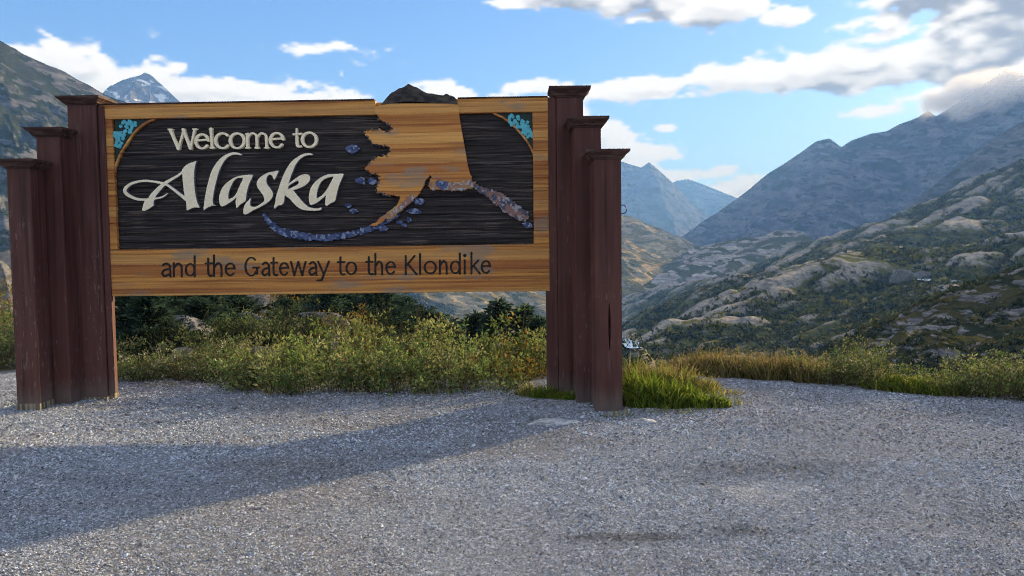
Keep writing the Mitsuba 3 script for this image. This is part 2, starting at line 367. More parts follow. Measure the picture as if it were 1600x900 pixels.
def ground_z(x, y):
    x, y = np.asarray(x, float), np.asarray(y, float)
    p = np.stack([x, y, 0 * x], -1)
    z = .15 * _sm(.2, -3.0, x) * _sm(7.4, 4.8, y) + (meshkit.fbm(p * .45, 3, 2) - .5) * .05 + (meshkit.fbm(p * 2.3, 3, 3) - .5) * .014
    over = np.maximum(y - edge_y(x) - .3, 0)
    drop = _sm(-2.5, 2.5, x)
    z = z - drop * (over * .42 + .0) * _sm(0, 1.5, over) * np.clip(1 - over / 400, .3, 1)
    z = z + (1 - drop) * _sm(0, 6, over) * ((meshkit.fbm(p * .12, 4, 8) - .5) * 2.2 - .1 + np.clip(over - 3, 0, 60) * .10 * _sm(-7.5, -11, x * 10 / np.maximum(y, 1)))
    z = z - .22 * np.maximum(over - 9, 0) ** 1.08 * _sm(-.75, -.5, x / np.maximum(y, 1)) * (1 - drop)
    z = z + _sm(0, 3, over) * (meshkit.fbm(p * .5, 4, 12) - .5) * .7
    return z


def gravel_color(p, n, uv):
    d1, d2, r = voronoi(p.x * 60, p.y * 60)
    e1, e2, r2 = voronoi(p.x * 120 + 5, p.y * 120)
    g = .17 + .33 * r * r * r + .14 * r2
    c = mi.Color3f(g * .88, g * .99, g * 1.18)
    c = c * (.58 + .42 * smoothstep(.02, .24, d2 - d1))
    big = fbm(p.x * .7, p.y * 1.1, 3.3, 4)
    c = mix(c, c * mi.Color3f(.86, .80, .74), smoothstep(.50, .66, big))
    def spot(cx, cy, rx, ry, k):
        q = dr.square((p.x - cx) / rx) + dr.square((p.y - cy) / ry) + (fbm(p.x * 4 + k, p.y * 6, k, 4) - .5) * 2.4
        return 1 - smoothstep(.35, 1.1, q)
    c = mix(c, (.50, .52, .54), .18 * spot(1.54, 4.98, .26, .18, 2.))
    c = mix(c, (.34, .34, .35), .3 * spot(2.55, 4.25, .5, .25, 5.))
    c = mix(c, c * .38, .85 * spot(.56, 4.23, .34, .09, 7.))
    c = mix(c, c * .5, .7 * spot(1.28, 4.3, .25, .10, 8.))
    c = mix(c, c * .6, .6 * spot(1.75, 5.5, .7, .25, 9.))
    # soil and moss past the edge of the gravel
    ed = smoothstep(-.25, .45, p.y - edge_tex(p.x) + (fbm(p.x * 2.1, p.y * 2.1, 0, 4) - .5) * 1.1)
    soil = mix((.045, .042, .025), (.10, .095, .05), fbm(p.x * 3, p.y * 3, 1, 4))
    soil = mix(soil, (.16, .155, .15), smoothstep(.55, .62, fbm(p.x * .35 + 4, p.y * .35, 0, 4)) * .8)
    return mix(c, soil, ed)


def edge_tex(x):
    xs = [-14, -7, -4.5, -3.6, -3.0, 0, .6, 1.2, 2.4, 3.4, 5.1, 8, 14]
    ys = [10.8, 10.4, 10.0, 9.8, 9.25, 9.15, 9.3, 9.6, 9.7, 9.0, 8.0, 6.6, 4.5]
    out = mi.Float(ys[0])
    for a, b, c, d in zip(xs[:-1], xs[1:], ys[:-1], ys[1:]):
        out = dr.select(x > a, c + (d - c) * dr.clip((x - a) / (b - a), 0, 1), out)
    return out


def gravel_height(p, n, uv):
    d1, d2, r = voronoi(p.x * 60, p.y * 60)
    return (.006 * r + .004) * smoothstep(0., .35, d2 - d1) + .003 * noise(p.x * 150, p.y * 150)


bumped('gravel_bed', gravel_color, gravel_height, rough=.9, eps=2e-3)
gx3 = np.r_[np.linspace(-90, -16, 60), np.linspace(-15.6, 15.6, 150), np.linspace(16, 110, 70)]
gy3 = np.r_[np.linspace(-30, 1, 30), np.linspace(1.2, 22, 190), np.linspace(22.5, 160, 110)]
X, Y = np.meshgrid(gx3, gy3, indexing='ij')
G = np.stack([X, Y, ground_z(X, Y)], -1)
add('ground', up_facing(G.reshape(-1, 3), grid_faces(len(gx3), len(gy3))), 'gravel_bed', True)
tag('ground', 'grey gravel pullout in front of and under the sign', 'ground', kind='structure')

# loose stones of the gravel
N = 125000
dist = 3.3 * (10.2 / 3.3) ** RNG.random(N * 2)
xx = (RNG.random(N * 2) * 2 - 1) * .74 * dist
packed = meshkit.fbm(np.stack([xx * .55 + 3, dist * 1.3, 0 * xx], -1), 4, 91)      # bare trodden ground shows between drifts of stones
ok = (dist < edge_y(xx) + .12 * RNG.standard_normal(N * 2)) & (RNG.random(N * 2) > .50 * _sm(.44, .62, packed))
dist, xx = dist[ok][:N], xx[ok][:N]
N = len(xx)
size = .0036 + .0050 * RNG.random(N) ** 2.2 + .010 * (RNG.random(N) > .994) * RNG.random(N)
size *= np.clip(dist / 5.0, .8, 1.5)
octa = np.array([[1, 0, 0], [-1, 0, 0], [0, 1, 0], [0, -1, 0], [.2, 0, 1.0], [-.2, .1, .9]])
of = np.array([[0, 2, 4], [2, 5, 4], [2, 1, 5], [1, 3, 5], [3, 4, 5], [3, 0, 4]])
sv = octa[None] * size[:, None, None] * (.7 + .8 * RNG.random((N, 6, 1))) * np.array([1.15, 1.15, .75])
sv += RNG.normal(0, .22, (N, 6, 3)) * size[:, None, None]
ang = RNG.random(N) * 6.28
c, s = np.cos(ang)[:, None], np.sin(ang)[:, None]
sx, sy = sv[..., 0] * c - sv[..., 1] * s, sv[..., 0] * s + sv[..., 1] * c
sz = sv[..., 2] + (ground_z(xx, dist) + size * .15)[:, None]
sv = np.stack([sx + xx[:, None], sy + dist[:, None], sz], -1).reshape(-1, 3)
sf = (of[None] + (np.arange(N) * 6)[:, None, None]).reshape(-1, 3)
tone = (.16 + .50 * RNG.random(N) ** 1.9 - .09 * (RNG.random(N) > .8))[:, None] * (.74 + .52 * meshkit.fbm(np.stack([xx * .8, dist * 2.2, 0 * xx + 9], -1), 4, 71))[:, None] * np.array([[.88, .99, 1.18]]) * (1 + RNG.normal(0, .035, (N, 3)))
damp = np.exp(-(((xx - .56) / .36) ** 2 + ((dist - 4.23) / .1) ** 2)) + np.exp(-(((xx - 1.28) / .26) ** 2 + ((dist - 4.3) / .11) ** 2)) + .6 * np.exp(-(((xx - 1.75) / .7) ** 2 + ((dist - 5.5) / .25) ** 2))
tone *= 1 - .6 * np.clip(damp, 0, 1)[:, None]
dust = np.exp(-(((xx - 1.54) / .26) ** 2 + ((dist - 4.98) / .17) ** 2))
dust = (np.clip(dust * 1.7 + (meshkit.fbm(np.stack([xx * 7, dist * 9, 0 * xx], -1), 4, 33) - .52) * 4.0 - .25, 0, 1) * (dust > .08))[:, None]
tone = tone * (1 - .75 * dust) + .66 * .75 * dust
brown = meshkit.fbm(np.stack([xx * .7, dist * 1.1, 0 * xx + 3.3], -1), 4, 0)
tone *= 1 - _sm(.45, .62, brown)[:, None] * np.array([[.08, .14, .2]])
add('gravel', trimesh.Trimesh(sv, sf, process=False), 'tinted', False, color=np.repeat(np.clip(tone, .02, .7), 6, 0))
tag('gravel', 'loose grey crushed stone covering the pullout', 'gravel', kind='stuff')


def rock_mesh(seed, sx, sy, sz, sub=3, rough=.35):
    m = trimesh.creation.icosphere(subdivisions=sub)
    v = np.array(m.vertices)
    n = meshkit.fbm(v * 1.1 + seed * 7.1, 4, seed)
    k = ridged(v * 1.6 + seed, 3, seed + 3)
    v = v * (1 + rough * (n - .5) * 2 + .25 * (k - .6) + .10 * (ridged(v * 4.5 + seed, 3, seed + 9) - .6))[:, None]
    for ax in np.random.default_rng(seed).normal(0, 1, (9, 3)):
        ax /= np.linalg.norm(ax)
        h = v @ ax
        v -= np.outer(np.maximum(h - .72, 0) * .85, ax)
    return trimesh.Trimesh(v * np.array([sx, sy, sz]), m.faces, process=False)


def boulder_color(p, n, uv):
    f = fbm(p.x * 3, p.y * 3, p.z * 4, 5)
    g = fbm(p.x * 14, p.y * 14, p.z * 14, 4)
    c = mix((.07, .07, .072), (.23, .225, .22), smoothstep(.3, .7, f * .5 + g * .5)) * mi.Color3f(.92, .98, 1.06)
    return mix(c, (.07, .075, .04), smoothstep(.56, .7, fbm(p.x * 2 + 7, p.y * 2, p.z * 2, 4)) * .7)


diffuse('boulder_stone', boulder_color)
diffuse('pale_stone', lambda p, n, uv: mix((.22, .24, .26), (.56, .58, .61), smoothstep(.3, .7, fbm(p.x * 26, p.y * 26, p.z * 26, 4))))

for px, py, dd, dims, seed, label in [
        (870, 657, None, (.25, .12, .055), 4, 'flat pale stone half buried in the gravel in front of the right posts'),
        (1006, 658, None, (.10, .07, .05), 5, 'small whitish stone on the gravel right of the outer right post')]:
    r_ = ray(px, py + 3)
    p = EYE + r_ * (1.6 / -r_[2])
    k = numbered('flat_stone')
    m = rock_mesh(seed, *dims, sub=4, rough=.45)
    m.apply_translation([p[0], p[1], ground_z(p[0], p[1]) - .012])
    add(k, m, 'pale_stone', 40)
    tag(k, label, 'stone')

# ------------------------------------------------------------------ the sign
S0, S1 = np.array([-4.45, 8.60, 0.]), np.array([0.37, 8.50, 0.])   # foot of the panel's face, left and right
SU = (S1 - S0) / np.linalg.norm(S1 - S0)
SW = np.array([SU[1], -SU[0], 0])                                   # out of the face, towards the road
M = np.eye(4)
M[:3, 0], M[:3, 1], M[:3, 2], M[:3, 3] = SU, [0, 0, 1], SW, S0


def uv(px, py):
    d = ray(px, py)
    p = EYE + d * (((S0 - EYE) @ SW) / (d @ SW))
    return np.array([(p - S0) @ SU, p[2]])


def uvs(pts, ox=0, oy=0, sc=1.0):
    return np.array([uv(ox + x / sc, oy + y / sc) for x, y in pts])


def smooth_ring(pts, n=4):
    """Catmull-Rom through a closed outline"""
    p = np.asarray(pts, float)
    out = []
    for i in range(len(p)):
        a, b, c, d = p[i - 1], p[i], p[(i + 1) % len(p)], p[(i + 2) % len(p)]
        u1, u2 = b - a, c - b
        corner = (u1 @ u2) / (np.linalg.norm(u1) * np.linalg.norm(u2) + 1e-9) < .35
        for t in np.arange(n) / n:
            w = .5 * ((2 * b) + (c - a) * t + (2 * a - 5 * b + 4 * c - d) * t * t + (3 * b - a - 3 * c + d) * t ** 3)
            out.append(b * (1 - t) + c * t if corner else w)
    return np.array(out)


def spline(pts, n=6):
    p = np.asarray(pts, float)
    out = []
    for i in range(len(p) - 1):
        a, b, c, d = p[max(i - 1, 0)], p[i], p[i + 1], p[min(i + 2, len(p) - 1)]
        for t in np.arange(n) / n:
            out.append(.5 * ((2 * b) + (c - a) * t + (2 * a - 5 * b + 4 * c - d) * t * t + (3 * b - a - 3 * c + d) * t ** 3))
    return np.array(out + [p[-1]])


def stroke(pts, widths):
    """a pen stroke of varying width"""
    pts = np.asarray(pts, float)
    w = np.broadcast_to(np.asarray(widths, float), (len(pts),)) / 2
    parts = [unary_union([Point(*p).buffer(r, 8), Point(*q).buffer(s, 8)]).convex_hull for p, q, r, s in zip(pts[:-1], pts[1:], w[:-1], w[1:])]
    return unary_union(parts)


def thick(pts, widths, n=6):
    q = spline(np.c_[np.asarray(pts, float), np.broadcast_to(widths, (len(pts),))], n)
    return stroke(q[:, :2], np.maximum(q[:, 2], .001))


def extrude(shape, w0, w1):
    """shape in sign coordinates, raised from w0 to w1 in front of the face"""
    shape = shape.buffer(0)
    ms = []
    for g in getattr(shape, 'geoms', [shape]):
        if g.area < 1e-6: continue
        m = trimesh.creation.extrude_polygon(g, w1 - w0, engine='earcut')
        m.apply_translation([0, 0, w0])
        ms.append(m)
    m = trimesh.util.concatenate(ms)
    m.apply_transform(M)
    return m


def px_shape(shape, ox, oy, sc):
    return shapely.transform(shape, lambda a: uvs(a, ox, oy, sc))


def signed(key, shape, w0, w1, bsdf, smooth=False):
    return add('welcome_sign__' + key, extrude(shape, w0, w1), bsdf, smooth)


tag('welcome_sign', 'large carved wooden welcome sign between two stepped groups of dark maroon posts', 'sign')


def local(p):
    return mi.Point3f(dr.dot(p - mi.Point3f(*S0.tolist()), mi.Vector3f(*SU.tolist())), p.z, dr.dot(p - mi.Point3f(*S0.tolist()), mi.Vector3f(*SW.tolist())))


def cedar(tone):
    def fn(p, n, uv_):
        q = local(p)
        board = dr.floor(q.y / .105 + .15 * cell_rand(dr.floor(q.x / 1.9)))
        r = cell_rand(board, 3)
        warp = fbm(q.x * 1.1, q.y * 3 + board * 7, board, 3)
        g = fbm(q.x * .9 + board * 13, (q.y + .02 * warp) * 46, board, 4)
        fine = fbm(q.x * 4, q.y * 190, q.z * 60, 3)
        c = mix((.50, .235, .055), (.24, .082, .020), smoothstep(.32, .78, g))
        c = mix(c, (.56, .31, .10), smoothstep(.5, .8, r) * .5)
        c = mix(c, (.26, .075, .020), smoothstep(.45, .1, r) * .6)
        c = c * (.72 + .5 * fine)
        w = fbm(q.x * 2.2, q.y * 7, 5, 4)
        c = mix(c, (.20, .17, .14), smoothstep(.58, .74, w) * .6)
        seam = smoothstep(.06, .0, dr.abs(q.y / .105 - dr.round(q.y / .105)) * 2)
        k = smoothstep(.985, 1.0, noise(q.x * 4.1, q.y * 11, board))
        return mi.Color3f(c) * tone * (1 - .45 * seam * cell_rand(board, 9)) * (1 - .6 * k)
    return fn


def cedar_h(p, n, uv_):
    q = local(p)
    return fbm(q.x * 2, q.y * 120, q.z * 50, 4)


bumped('cedar', cedar(1.12), cedar_h, rough=.55, scale=.006, spec=.35)
bumped('map_cedar', cedar(1.3), cedar_h, rough=.55, scale=.006, spec=.35)


def dark_field(p, n, uv_):
    q = local(p)
    g = fbm(q.x * 1.3, q.y * 70, 0, 4)
    c = mix((.008, .0065, .008), (.026, .020, .020), smoothstep(.35, .7, g))
    worn = smoothstep(.60, .74, fbm(q.x * 2.6, q.y * 95, 3, 4))
    return mix(c, (.12, .095, .085), worn * .7)


diffuse('field_paint', dark_field, .6)


def post_color(p, n, uv_):
    g = fbm(p.x * 34, p.y * 34, p.z * 1.2, 4)
    b = fbm(p.x * 2.5, p.y * 2.5, p.z * 1.1, 4)
    c = mix((.064, .023, .020), (.105, .042, .036), smoothstep(.3, .7, g * .5 + b * .5))
    c = mix(c, (.12, .08, .075), smoothstep(.66, .80, fbm(p.x * 60, p.y * 60, p.z * 2.2 + 4, 4)) * .6)
    foot = smoothstep(.30, .0, p.z + (fbm(p.x * 45, p.y * 45, p.z * 2, 3) - .5) * .26)
    c = mix(c, c * .45, smoothstep(.60, .74, fbm(p.x * 22 + 3, p.y * 22, p.z * .5, 4)) * .8)
    c = mix(c, (.17, .13, .12), smoothstep(.68, .76, fbm(p.x * 90, p.y * 90, p.z * 9 + 1, 3)) * smoothstep(.5, .6, b) * .8)
    return mix(c, (.15, .13, .12), foot * .6)


bumped('post_paint', post_color, lambda p, n, uv_: fbm(p.x * 70, p.y * 70, p.z * 2.5, 4), rough=.6, scale=.004)
bumped('bare_wood', lambda p, n, uv_: mix((.10, .085, .06), (.33, .28, .21), smoothstep(.3, .7, fbm(p.x * 60, p.y * 60, p.z * 3, 4))),
       lambda p, n, uv_: fbm(p.x * 70, p.y * 70, p.z * 2.5, 4), rough=.8, scale=.004)
bumped('cap_paint', lambda p, n, uv_: mix((.045, .022, .02), (.10, .06, .05), smoothstep(.4, .7, fbm(p.x * 9, p.y * 30, p.z * 30, 4))),
       lambda p, n, uv_: fbm(p.x * 20, p.y * 70, p.z * 70, 4), rough=.7, scale=.003)
diffuse('cream_paint', lambda p, n, uv_: mix((.84, .74, .52), (.93, .86, .68), fbm(p.x * 12, p.y * 12, p.z * 30, 4)) * (.85 + .25 * noise(p.x * 90, p.y * 90, p.z * 90)), .5)
diffuse('letter_edge', (.10, .11, .16), .5)
diffuse('text_paint', lambda p, n, uv_: mix((.007, .006, .006), (.05, .035, .022), smoothstep(.55, .8, fbm(p.x * 14, p.y * 14, p.z * 60, 4))), .6)
diffuse('teal_paint', lambda p, n, uv_: mix((.05, .34, .45), (.14, .55, .66), fbm(p.x * 30, p.y * 30, p.z * 30, 3)), .5)
diffuse('green_paint', (.012, .03, .028), .6)
diffuse('yellow_paint', (.55, .48, .2), .6)


def coast_paint(a, b, c):
    def fn(p, n, uv_):
        q = local(p)
        f = fbm(q.x * 22, q.y * 22, 1, 4)
        g = fbm(q.x * 40 + 5, q.y * 40, 2, 4)
        return mix(mix(a, b, smoothstep(.42, .58, f)), c, smoothstep(.56, .66, g))
    return fn


diffuse('island_paint', coast_paint((.030, .048, .13), (.07, .10, .23), (.22, .28, .42)), .5)
diffuse('coast_mix', coast_paint((.012, .012, .022), (.030, .036, .075), (.20, .16, .12)), .5)
diffuse('panhandle_paint', coast_paint((.06, .07, .12), (.25, .14, .13), (.32, .33, .38)), .5)
diffuse('fjord_paint', coast_paint((.36, .20, .09), (.27, .15, .12), (.36, .40, .46)), .5)
diffuse('peak_paint', lambda p, n, uv_: mix((.018, .017, .02), (.075, .065, .06), smoothstep(.4, .7, fbm(p.x * 16, p.y * 16, p.z * 22, 4))), .7)

# panel: sandblasted dark field, a real relief of ridges along the grain
top_l, top_r, bot_r, bot_l = uv(162, 166), uv(852, 153), uv(857, 455), uv(172, 462)
U0, U1 = .5 * (top_l[0] + bot_l[0]) - .02, .5 * (top_r[0] + bot_r[0]) + .02
V0, V1 = .5 * (bot_l[1] + bot_r[1]), .5 * (top_l[1] + top_r[1])
fl, fr = uv(183, 290)[0], uv(833, 290)[0]
ft, fb = .5 * (uv(300, 186)[1] + uv(800, 176)[1]), .5 * (uv(200, 389)[1] + uv(800, 383)[1])
nu, nv = 230, 280
gu, gv = np.linspace(fl - .01, fr + .01, nu), np.linspace(fb - .01, ft + .01, nv)
GU, GV = np.meshgrid(gu, gv, indexing='ij')
w = (meshkit.fbm(np.stack([GU * .8, GV * 38, 0 * GU], -1), 4, 3) - .5) * .030 + (meshkit.fbm(np.stack([GU * 7, GV * 60, 0 * GU + 4], -1), 3, 4) - .5) * .012
fm = up_facing(np.stack([GU, GV, w], -1).reshape(-1, 3), grid_faces(nu, nv))
fm.apply_transform(M)
add('welcome_sign__dark_field', fm, 'field_paint', True)
tag('welcome_sign__dark_field', 'dark navy sandblasted field with ridges of wood grain')
signed('backing_board', shapely.box(U0, V0 + .01, U1, V1 - .01), -.11, -.03, 'cedar')

# frame: rails in long boards, stiles in short blocks
vm = .5 * (uv(300, 431)[1] + uv(800, 428)[1])


def board(key, u0, v0, u1, v1, w0, w1, bsdf='cedar', e=.004):
    hull = []
    for (a, b) in ((w0, 0), (w1 - e, 0), (w1, e)):
        hull += [(u0 + b, v0 + b, a), (u1 - b, v0 + b, a), (u1 - b, v1 - b, a), (u0 + b, v1 - b, a)]
    m = trimesh.convex.convex_hull(np.array(hull))
    m.apply_transform(M)
    add('welcome_sign__' + key, m, bsdf)


# the map lies over the top rail
MAPO = (530, 125, 3.913)
mainland = smooth_ring([(215, 175), (232, 205), (248, 230), (265, 255), (282, 262), (300, 277), (318, 288), (332, 300), (322, 318), (300, 322), (268, 312), (240, 303), (200, 314), (157, 320), (175, 350), (190, 375), (216, 395), (250, 402), (290, 405), (312, 430), (300, 458), (275, 468), (240, 472), (212, 490), (180, 515), (163, 545), (185, 568), (240, 578), (252, 615), (238, 650), (242, 682), (280, 700), (330, 706), (378, 712), (372, 742), (345, 775), (300, 815), (255, 850), (215, 878), (190, 897), (220, 893), (270, 868), (330, 828), (400, 772), (468, 722), (500, 682), (528, 622), (560, 583), (575, 598), (545, 650), (560, 668), (598, 648), (622, 612), (660, 640), (700, 662), (745, 655), (785, 640), (815, 622), (803, 580), (787, 520), (770, 420), (752, 320), (737, 230), (722, 152), (600, 150), (450, 150), (300, 152), (255, 162)], 3)
_cj = np.stack([mainland[:, 0] / 9, mainland[:, 1] / 9, 0 * mainland[:, 0]], -1)
_coast = (mainland[:, 0] < 640) | (mainland[:, 1] > 590)
mainland = mainland + (np.stack([meshkit.fbm(_cj, 3, 81), meshkit.fbm(_cj, 3, 82)], -1) - .5) * 26 * _coast[:, None] * (mainland[:, 1:2] > 190)
mainland = Polygon(mainland).buffer(0)
mainland_uv = px_shape(mainland, *MAPO)
rail = shapely.box(U0, ft - .004, U1, V1)
rail_l = rail.intersection(shapely.box(U0, 0, uv(586, 170)[0], 9))
rail_r = rail.intersection(shapely.box(uv(715, 170)[0], 0, U1, 9))
board('top_rail', U0, ft, uv(588, 170)[0], V1, -.03, .050)
board('top_rail_001', uv(713, 170)[0], ft, U1, V1, -.03, .050)
board('bottom_rail', U0, vm + .001, U1, fb, -.03, .050)
board('bottom_rail_001', U0, V0, U1, vm - .001, -.03, .048)
k = 0
for a, b in ((U0, fl), (fr, U1)):
    cuts = np.linspace(fb + .002, ft - .002, 11) + np.r_[0, RNG.uniform(-.015, .015, 9), 0]
    for v0, v1 in zip(cuts[:-1], cuts[1:]):
        board('stile_block' + (f'_{k:03d}' if k else ''), a + RNG.uniform(0, .003), v0 + .0015, b - RNG.uniform(0, .004), v1 - .0015, -.03, .046 + RNG.uniform(-.002, .002))
        k += 1
    
# thin flashing on top of the panel
board('top_strip', U0, V1 + .002, uv(586, 160)[0], V1 + .016, -.10, .058, 'cap_paint', .002)
board('top_strip_001', uv(716, 160)[0], V1 + .002, U1, V1 + .016, -.10, .058, 'cap_paint', .002)

# corner ornaments: arch moulding, dark spandrel, clusters of small blue flowers


def corner(key, arch, spandrel, clusters, seed):
    tag('welcome_sign__' + key, None)
    del labels['welcome_sign__' + key]
    a = thick(uvs(arch), .021)
    add(f'welcome_sign__{key}__arch_moulding', extrude(a, -.02, .036), 'cedar')
    add(f'welcome_sign__{key}__spandrel', extrude(Polygon(uvs(spandrel)).buffer(0), -.02, .022), 'green_paint')
    r = np.random.default_rng(seed)
    n = 0
    for (cx, cy, rr, count) in clusters:
        for i in range(count):
            an, q = r.uniform(0, 6.28), rr * math.sqrt(r.random())
            c0 = uv(cx + q * math.cos(an), cy + q * math.sin(an))
            ms = []
            a0 = r.uniform(0, 6.28)
            for j in range(5):
                aa = a0 + j * 1.2566
                ms.append(Point(c0[0] + .0105 * math.cos(aa), c0[1] + .0105 * math.sin(aa)).buffer(.0088, 4))
            fl_ = unary_union(ms)
            w = .030 + r.uniform(0, .010)
            nm = f'welcome_sign__{key}__flower' + (f'_{n:03d}' if n else '')
            add(nm, extrude(fl_, .018, w), 'teal_paint')
            n += 1


corner('corner_ornament', [(243, 187), (228, 194), (213, 207), (201, 224), (191, 240), (184, 257), (181, 268)],
       [(181, 188), (240, 187), (226, 195), (212, 207), (200, 224), (190, 240), (182, 258)],
       [(201, 199, 10, 20), (189, 213, 9, 18), (188, 224, 6, 8), (211, 196, 5, 6)], 1)
corner('corner_ornament_001', [(772, 178), (785, 184), (798, 193), (811, 206), (821, 218), (829, 231), (834, 243), (836, 256)],
       [(778, 178), (834, 176), (835, 240), (829, 229), (821, 217), (811, 205), (798, 192), (785, 183)],
       [(803, 188, 9, 16), (816, 197, 10, 20), (826, 209, 7, 13), (820, 206, 5, 7)], 2)

# the map
signed('map_mainland', mainland_uv, -.02, .062, 'map_cedar')
tag('welcome_sign__map_mainland', 'raised natural cedar map of the state on the dark field')
peak_ring = smooth_ring([(262, 158), (285, 130), (320, 90), (345, 76), (370, 60), (392, 54), (410, 45), (430, 32), (455, 45), (478, 52), (500, 65), (522, 78), (545, 88), (572, 90), (600, 96), (640, 101), (655, 92), (668, 94), (682, 102), (702, 108), (717, 122), (724, 156), (680, 152), (560, 146), (430, 138), (330, 148)], 3)
pk = px_shape(Polygon(peak_ring).buffer(0), *MAPO)
signed('mountain_carving', pk, -.08, .068, 'peak_paint')
tag('welcome_sign__mountain_carving', 'dark weathered carved mountain crest rising above the top rail')

SK = (400, 300, 5.714)


def chips(shape, n, r, size, w0, w1, key, bsdf):
    """broken carved relief: many small proud chips inside a coast shape"""
    x0, y0, x1, y1 = shape.bounds
    out = []
    while len(out) < n:
        p = np.array([r.uniform(x0, x1), r.uniform(y0, y1)])
        if not shape.contains(Point(*p)): continue
        an = np.sort(r.uniform(0, 6.28, 6))
        c = Polygon(p + (size * r.uniform(.5, 1, 6))[:, None] * np.stack([np.cos(an), np.sin(an)], -1) * [1.3, 1]).buffer(0)
        if c.area < 1e-5 or c.geom_type != 'Polygon': continue
        m = trimesh.creation.extrude_polygon(c, r.uniform(w0, w1) + .01, engine='earcut')
        m.apply_translation([0, 0, -.01])
        out.append(m)
    m = trimesh.util.concatenate(out)
    m.apply_transform(M)
    return m


r5 = np.random.default_rng(5)
RAISED = ('map_fjord_coast', 'map_peninsula_coast')
for key, o, cl, bs, nchip in [
        ('map_island_chain', SK, thick([(1255, 190), (1200, 230), (1100, 285), (1000, 335), (880, 370), (750, 393), (620, 410), (480, 402), (340, 380), (240, 358), (180, 318), (125, 265), (75, 205)],
                                      [55, 60, 50, 42, 40, 44, 44, 46, 52, 54, 44, 36, 18]), 'island_paint', 420),
        ('map_panhandle', (700, 260, 6.43), thick([(190, 165), (260, 190), (330, 235), (420, 270), (520, 335), (620, 410), (710, 470), (760, 500)], [44, 46, 46, 72, 112, 125, 118, 85]), 'panhandle_paint', 460),
        ('map_peninsula_coast', SK, thick([(1200, 225), (1290, 150), (1360, 90), (1400, 40)], [34, 40, 44, 40]), 'fjord_paint', 70),
        ('map_fjord_coast', MAPO, thick([(585, 645), (640, 650), (720, 655), (800, 640)], [50, 48, 44, 46]), 'fjord_paint', 170)]:
    sh = px_shape(cl, *o)
    add('welcome_sign__' + key, trimesh.util.concatenate([extrude(sh, -.02, .030 if key not in RAISED else .066), chips(sh.buffer(.006), nchip, r5, .015, .028 if key not in RAISED else .064, .036 if key not in RAISED else .072, key, bs)]), bs)
_west = mainland.boundary.buffer(8).intersection(shapely.box(140, 240, 345, 720))
add('welcome_sign__map_west_coast', chips(px_shape(_west, *MAPO), 150, r5, .012, .060, .068, '', None), 'coast_mix')
tag('welcome_sign__map_west_coast', 'dark mottled relief along the ragged west coast of the map', kind='stuff')
tag('welcome_sign__map_island_chain', 'blue painted chain of islands curving under the script lettering')
tag('welcome_sign__map_panhandle', 'blue and pink painted coastal strip running down to the right')
k = 0
for px, py, a, b in [(551, 233, 11, 7), (564, 283, 8, 6), (583, 283, 8, 6), (545, 322, 5, 4), (553, 330, 6, 4), (648, 330, 13, 5), (655, 315, 8, 6), (640, 343, 4, 4), (625, 347, 4, 3), (632, 352, 3, 3), (598, 357, 10, 6), (692, 290, 10, 8), (823, 352, 8, 5)]:
    an = np.linspace(0, 6.28, 11)[:-1]
    rr = r5.uniform(.7, 1.15, 10)
    ring = np.array([(px + a * q * math.cos(t) + .25 * b * math.sin(t), py + b * q * math.sin(t)) for t, q in zip(an, rr)])
    sh = Polygon(uvs(ring)).buffer(0)
    nm = 'welcome_sign__map_island' + (f'_{k:03d}' if k else '')
    hgt = .075 if (px, py) == (692, 290) else .036
    add(nm, trimesh.util.concatenate([extrude(sh, -.02, hgt), chips(sh, 10, r5, .014, hgt - .002, hgt + .006, nm, None)]), 'island_paint')
    k += 1

# ---- lettering: pen strokes traced over the photograph onto the sign's own face


def arc(cx, cy, rx, ry, a0, a1, w, n=26, thin=.62):
    t = np.radians(np.linspace(a0, a1, n))
    return stroke(np.stack([cx + rx * np.cos(t), cy - ry * np.sin(t)], -1), w * (thin + (1 - thin) * np.abs(np.cos(t)) ** 1.2))


def ln(x0, y0, x1, y1, w0, w1=None):
    return stroke([(x0, y0), ((x0 + x1) / 2, (y0 + y1) / 2), (x1, y1)], [w0, .88 * (w0 + (w1 or w0)) / 2, w1 or w0])


def flat_end(shape, *box):
    return shape


glyphs = {}
W_ = 27.
welcome = {
    'w': [ln(86, 90, 166, 276, W_, W_), ln(166, 276, 222, 84, 20, 20), ln(214, 84, 286, 272, W_, W_), ln(286, 272, 328, 84, 19, 19), ln(68, 84, 104, 84, 14), ln(312, 80, 346, 80, 14)],
    'e': [arc(402, 202, 62, 70, 8, 322, 26), ln(348, 192, 462, 184, 17)],
    'l': [ln(491, 78, 503, 264, 25, 27), ln(478, 80, 500, 76, 13), ln(484, 267, 526, 265, 13)],
    'c': [arc(606, 196, 70, 74, 48, 318, 27)],
    'o': [arc(752, 196, 70, 74, 0, 360, 27)],
    'm': [ln(853, 132, 856, 264, 25), ln(838, 130, 862, 124, 12), stroke(spline([(862, 160), (885, 130), (912, 122), (938, 140), (947, 175)]), [18] * 25), ln(946, 170, 949, 264, 25), stroke(spline([(955, 160), (978, 130), (1006, 122), (1033, 140), (1043, 175)]), [18] * 25), ln(1042, 170, 1045, 264, 25), ln(836, 266, 878, 266, 11), ln(930, 266, 970, 266, 11), ln(1026, 266, 1066, 265, 11)],
    'e_001': [arc(1146, 190, 64, 72, 8, 322, 26), ln(1090, 180, 1208, 172, 17)],
    't': [stroke(spline([(1343, 78), (1346, 160), (1348, 225), (1360, 252), (1388, 252)]), [15] * 6 + [25] * 12 + [16] * 7), ln(1312, 132, 1392, 126, 17)],
    'o_001': [arc(1470, 186, 70, 72, 0, 360, 27)],
}
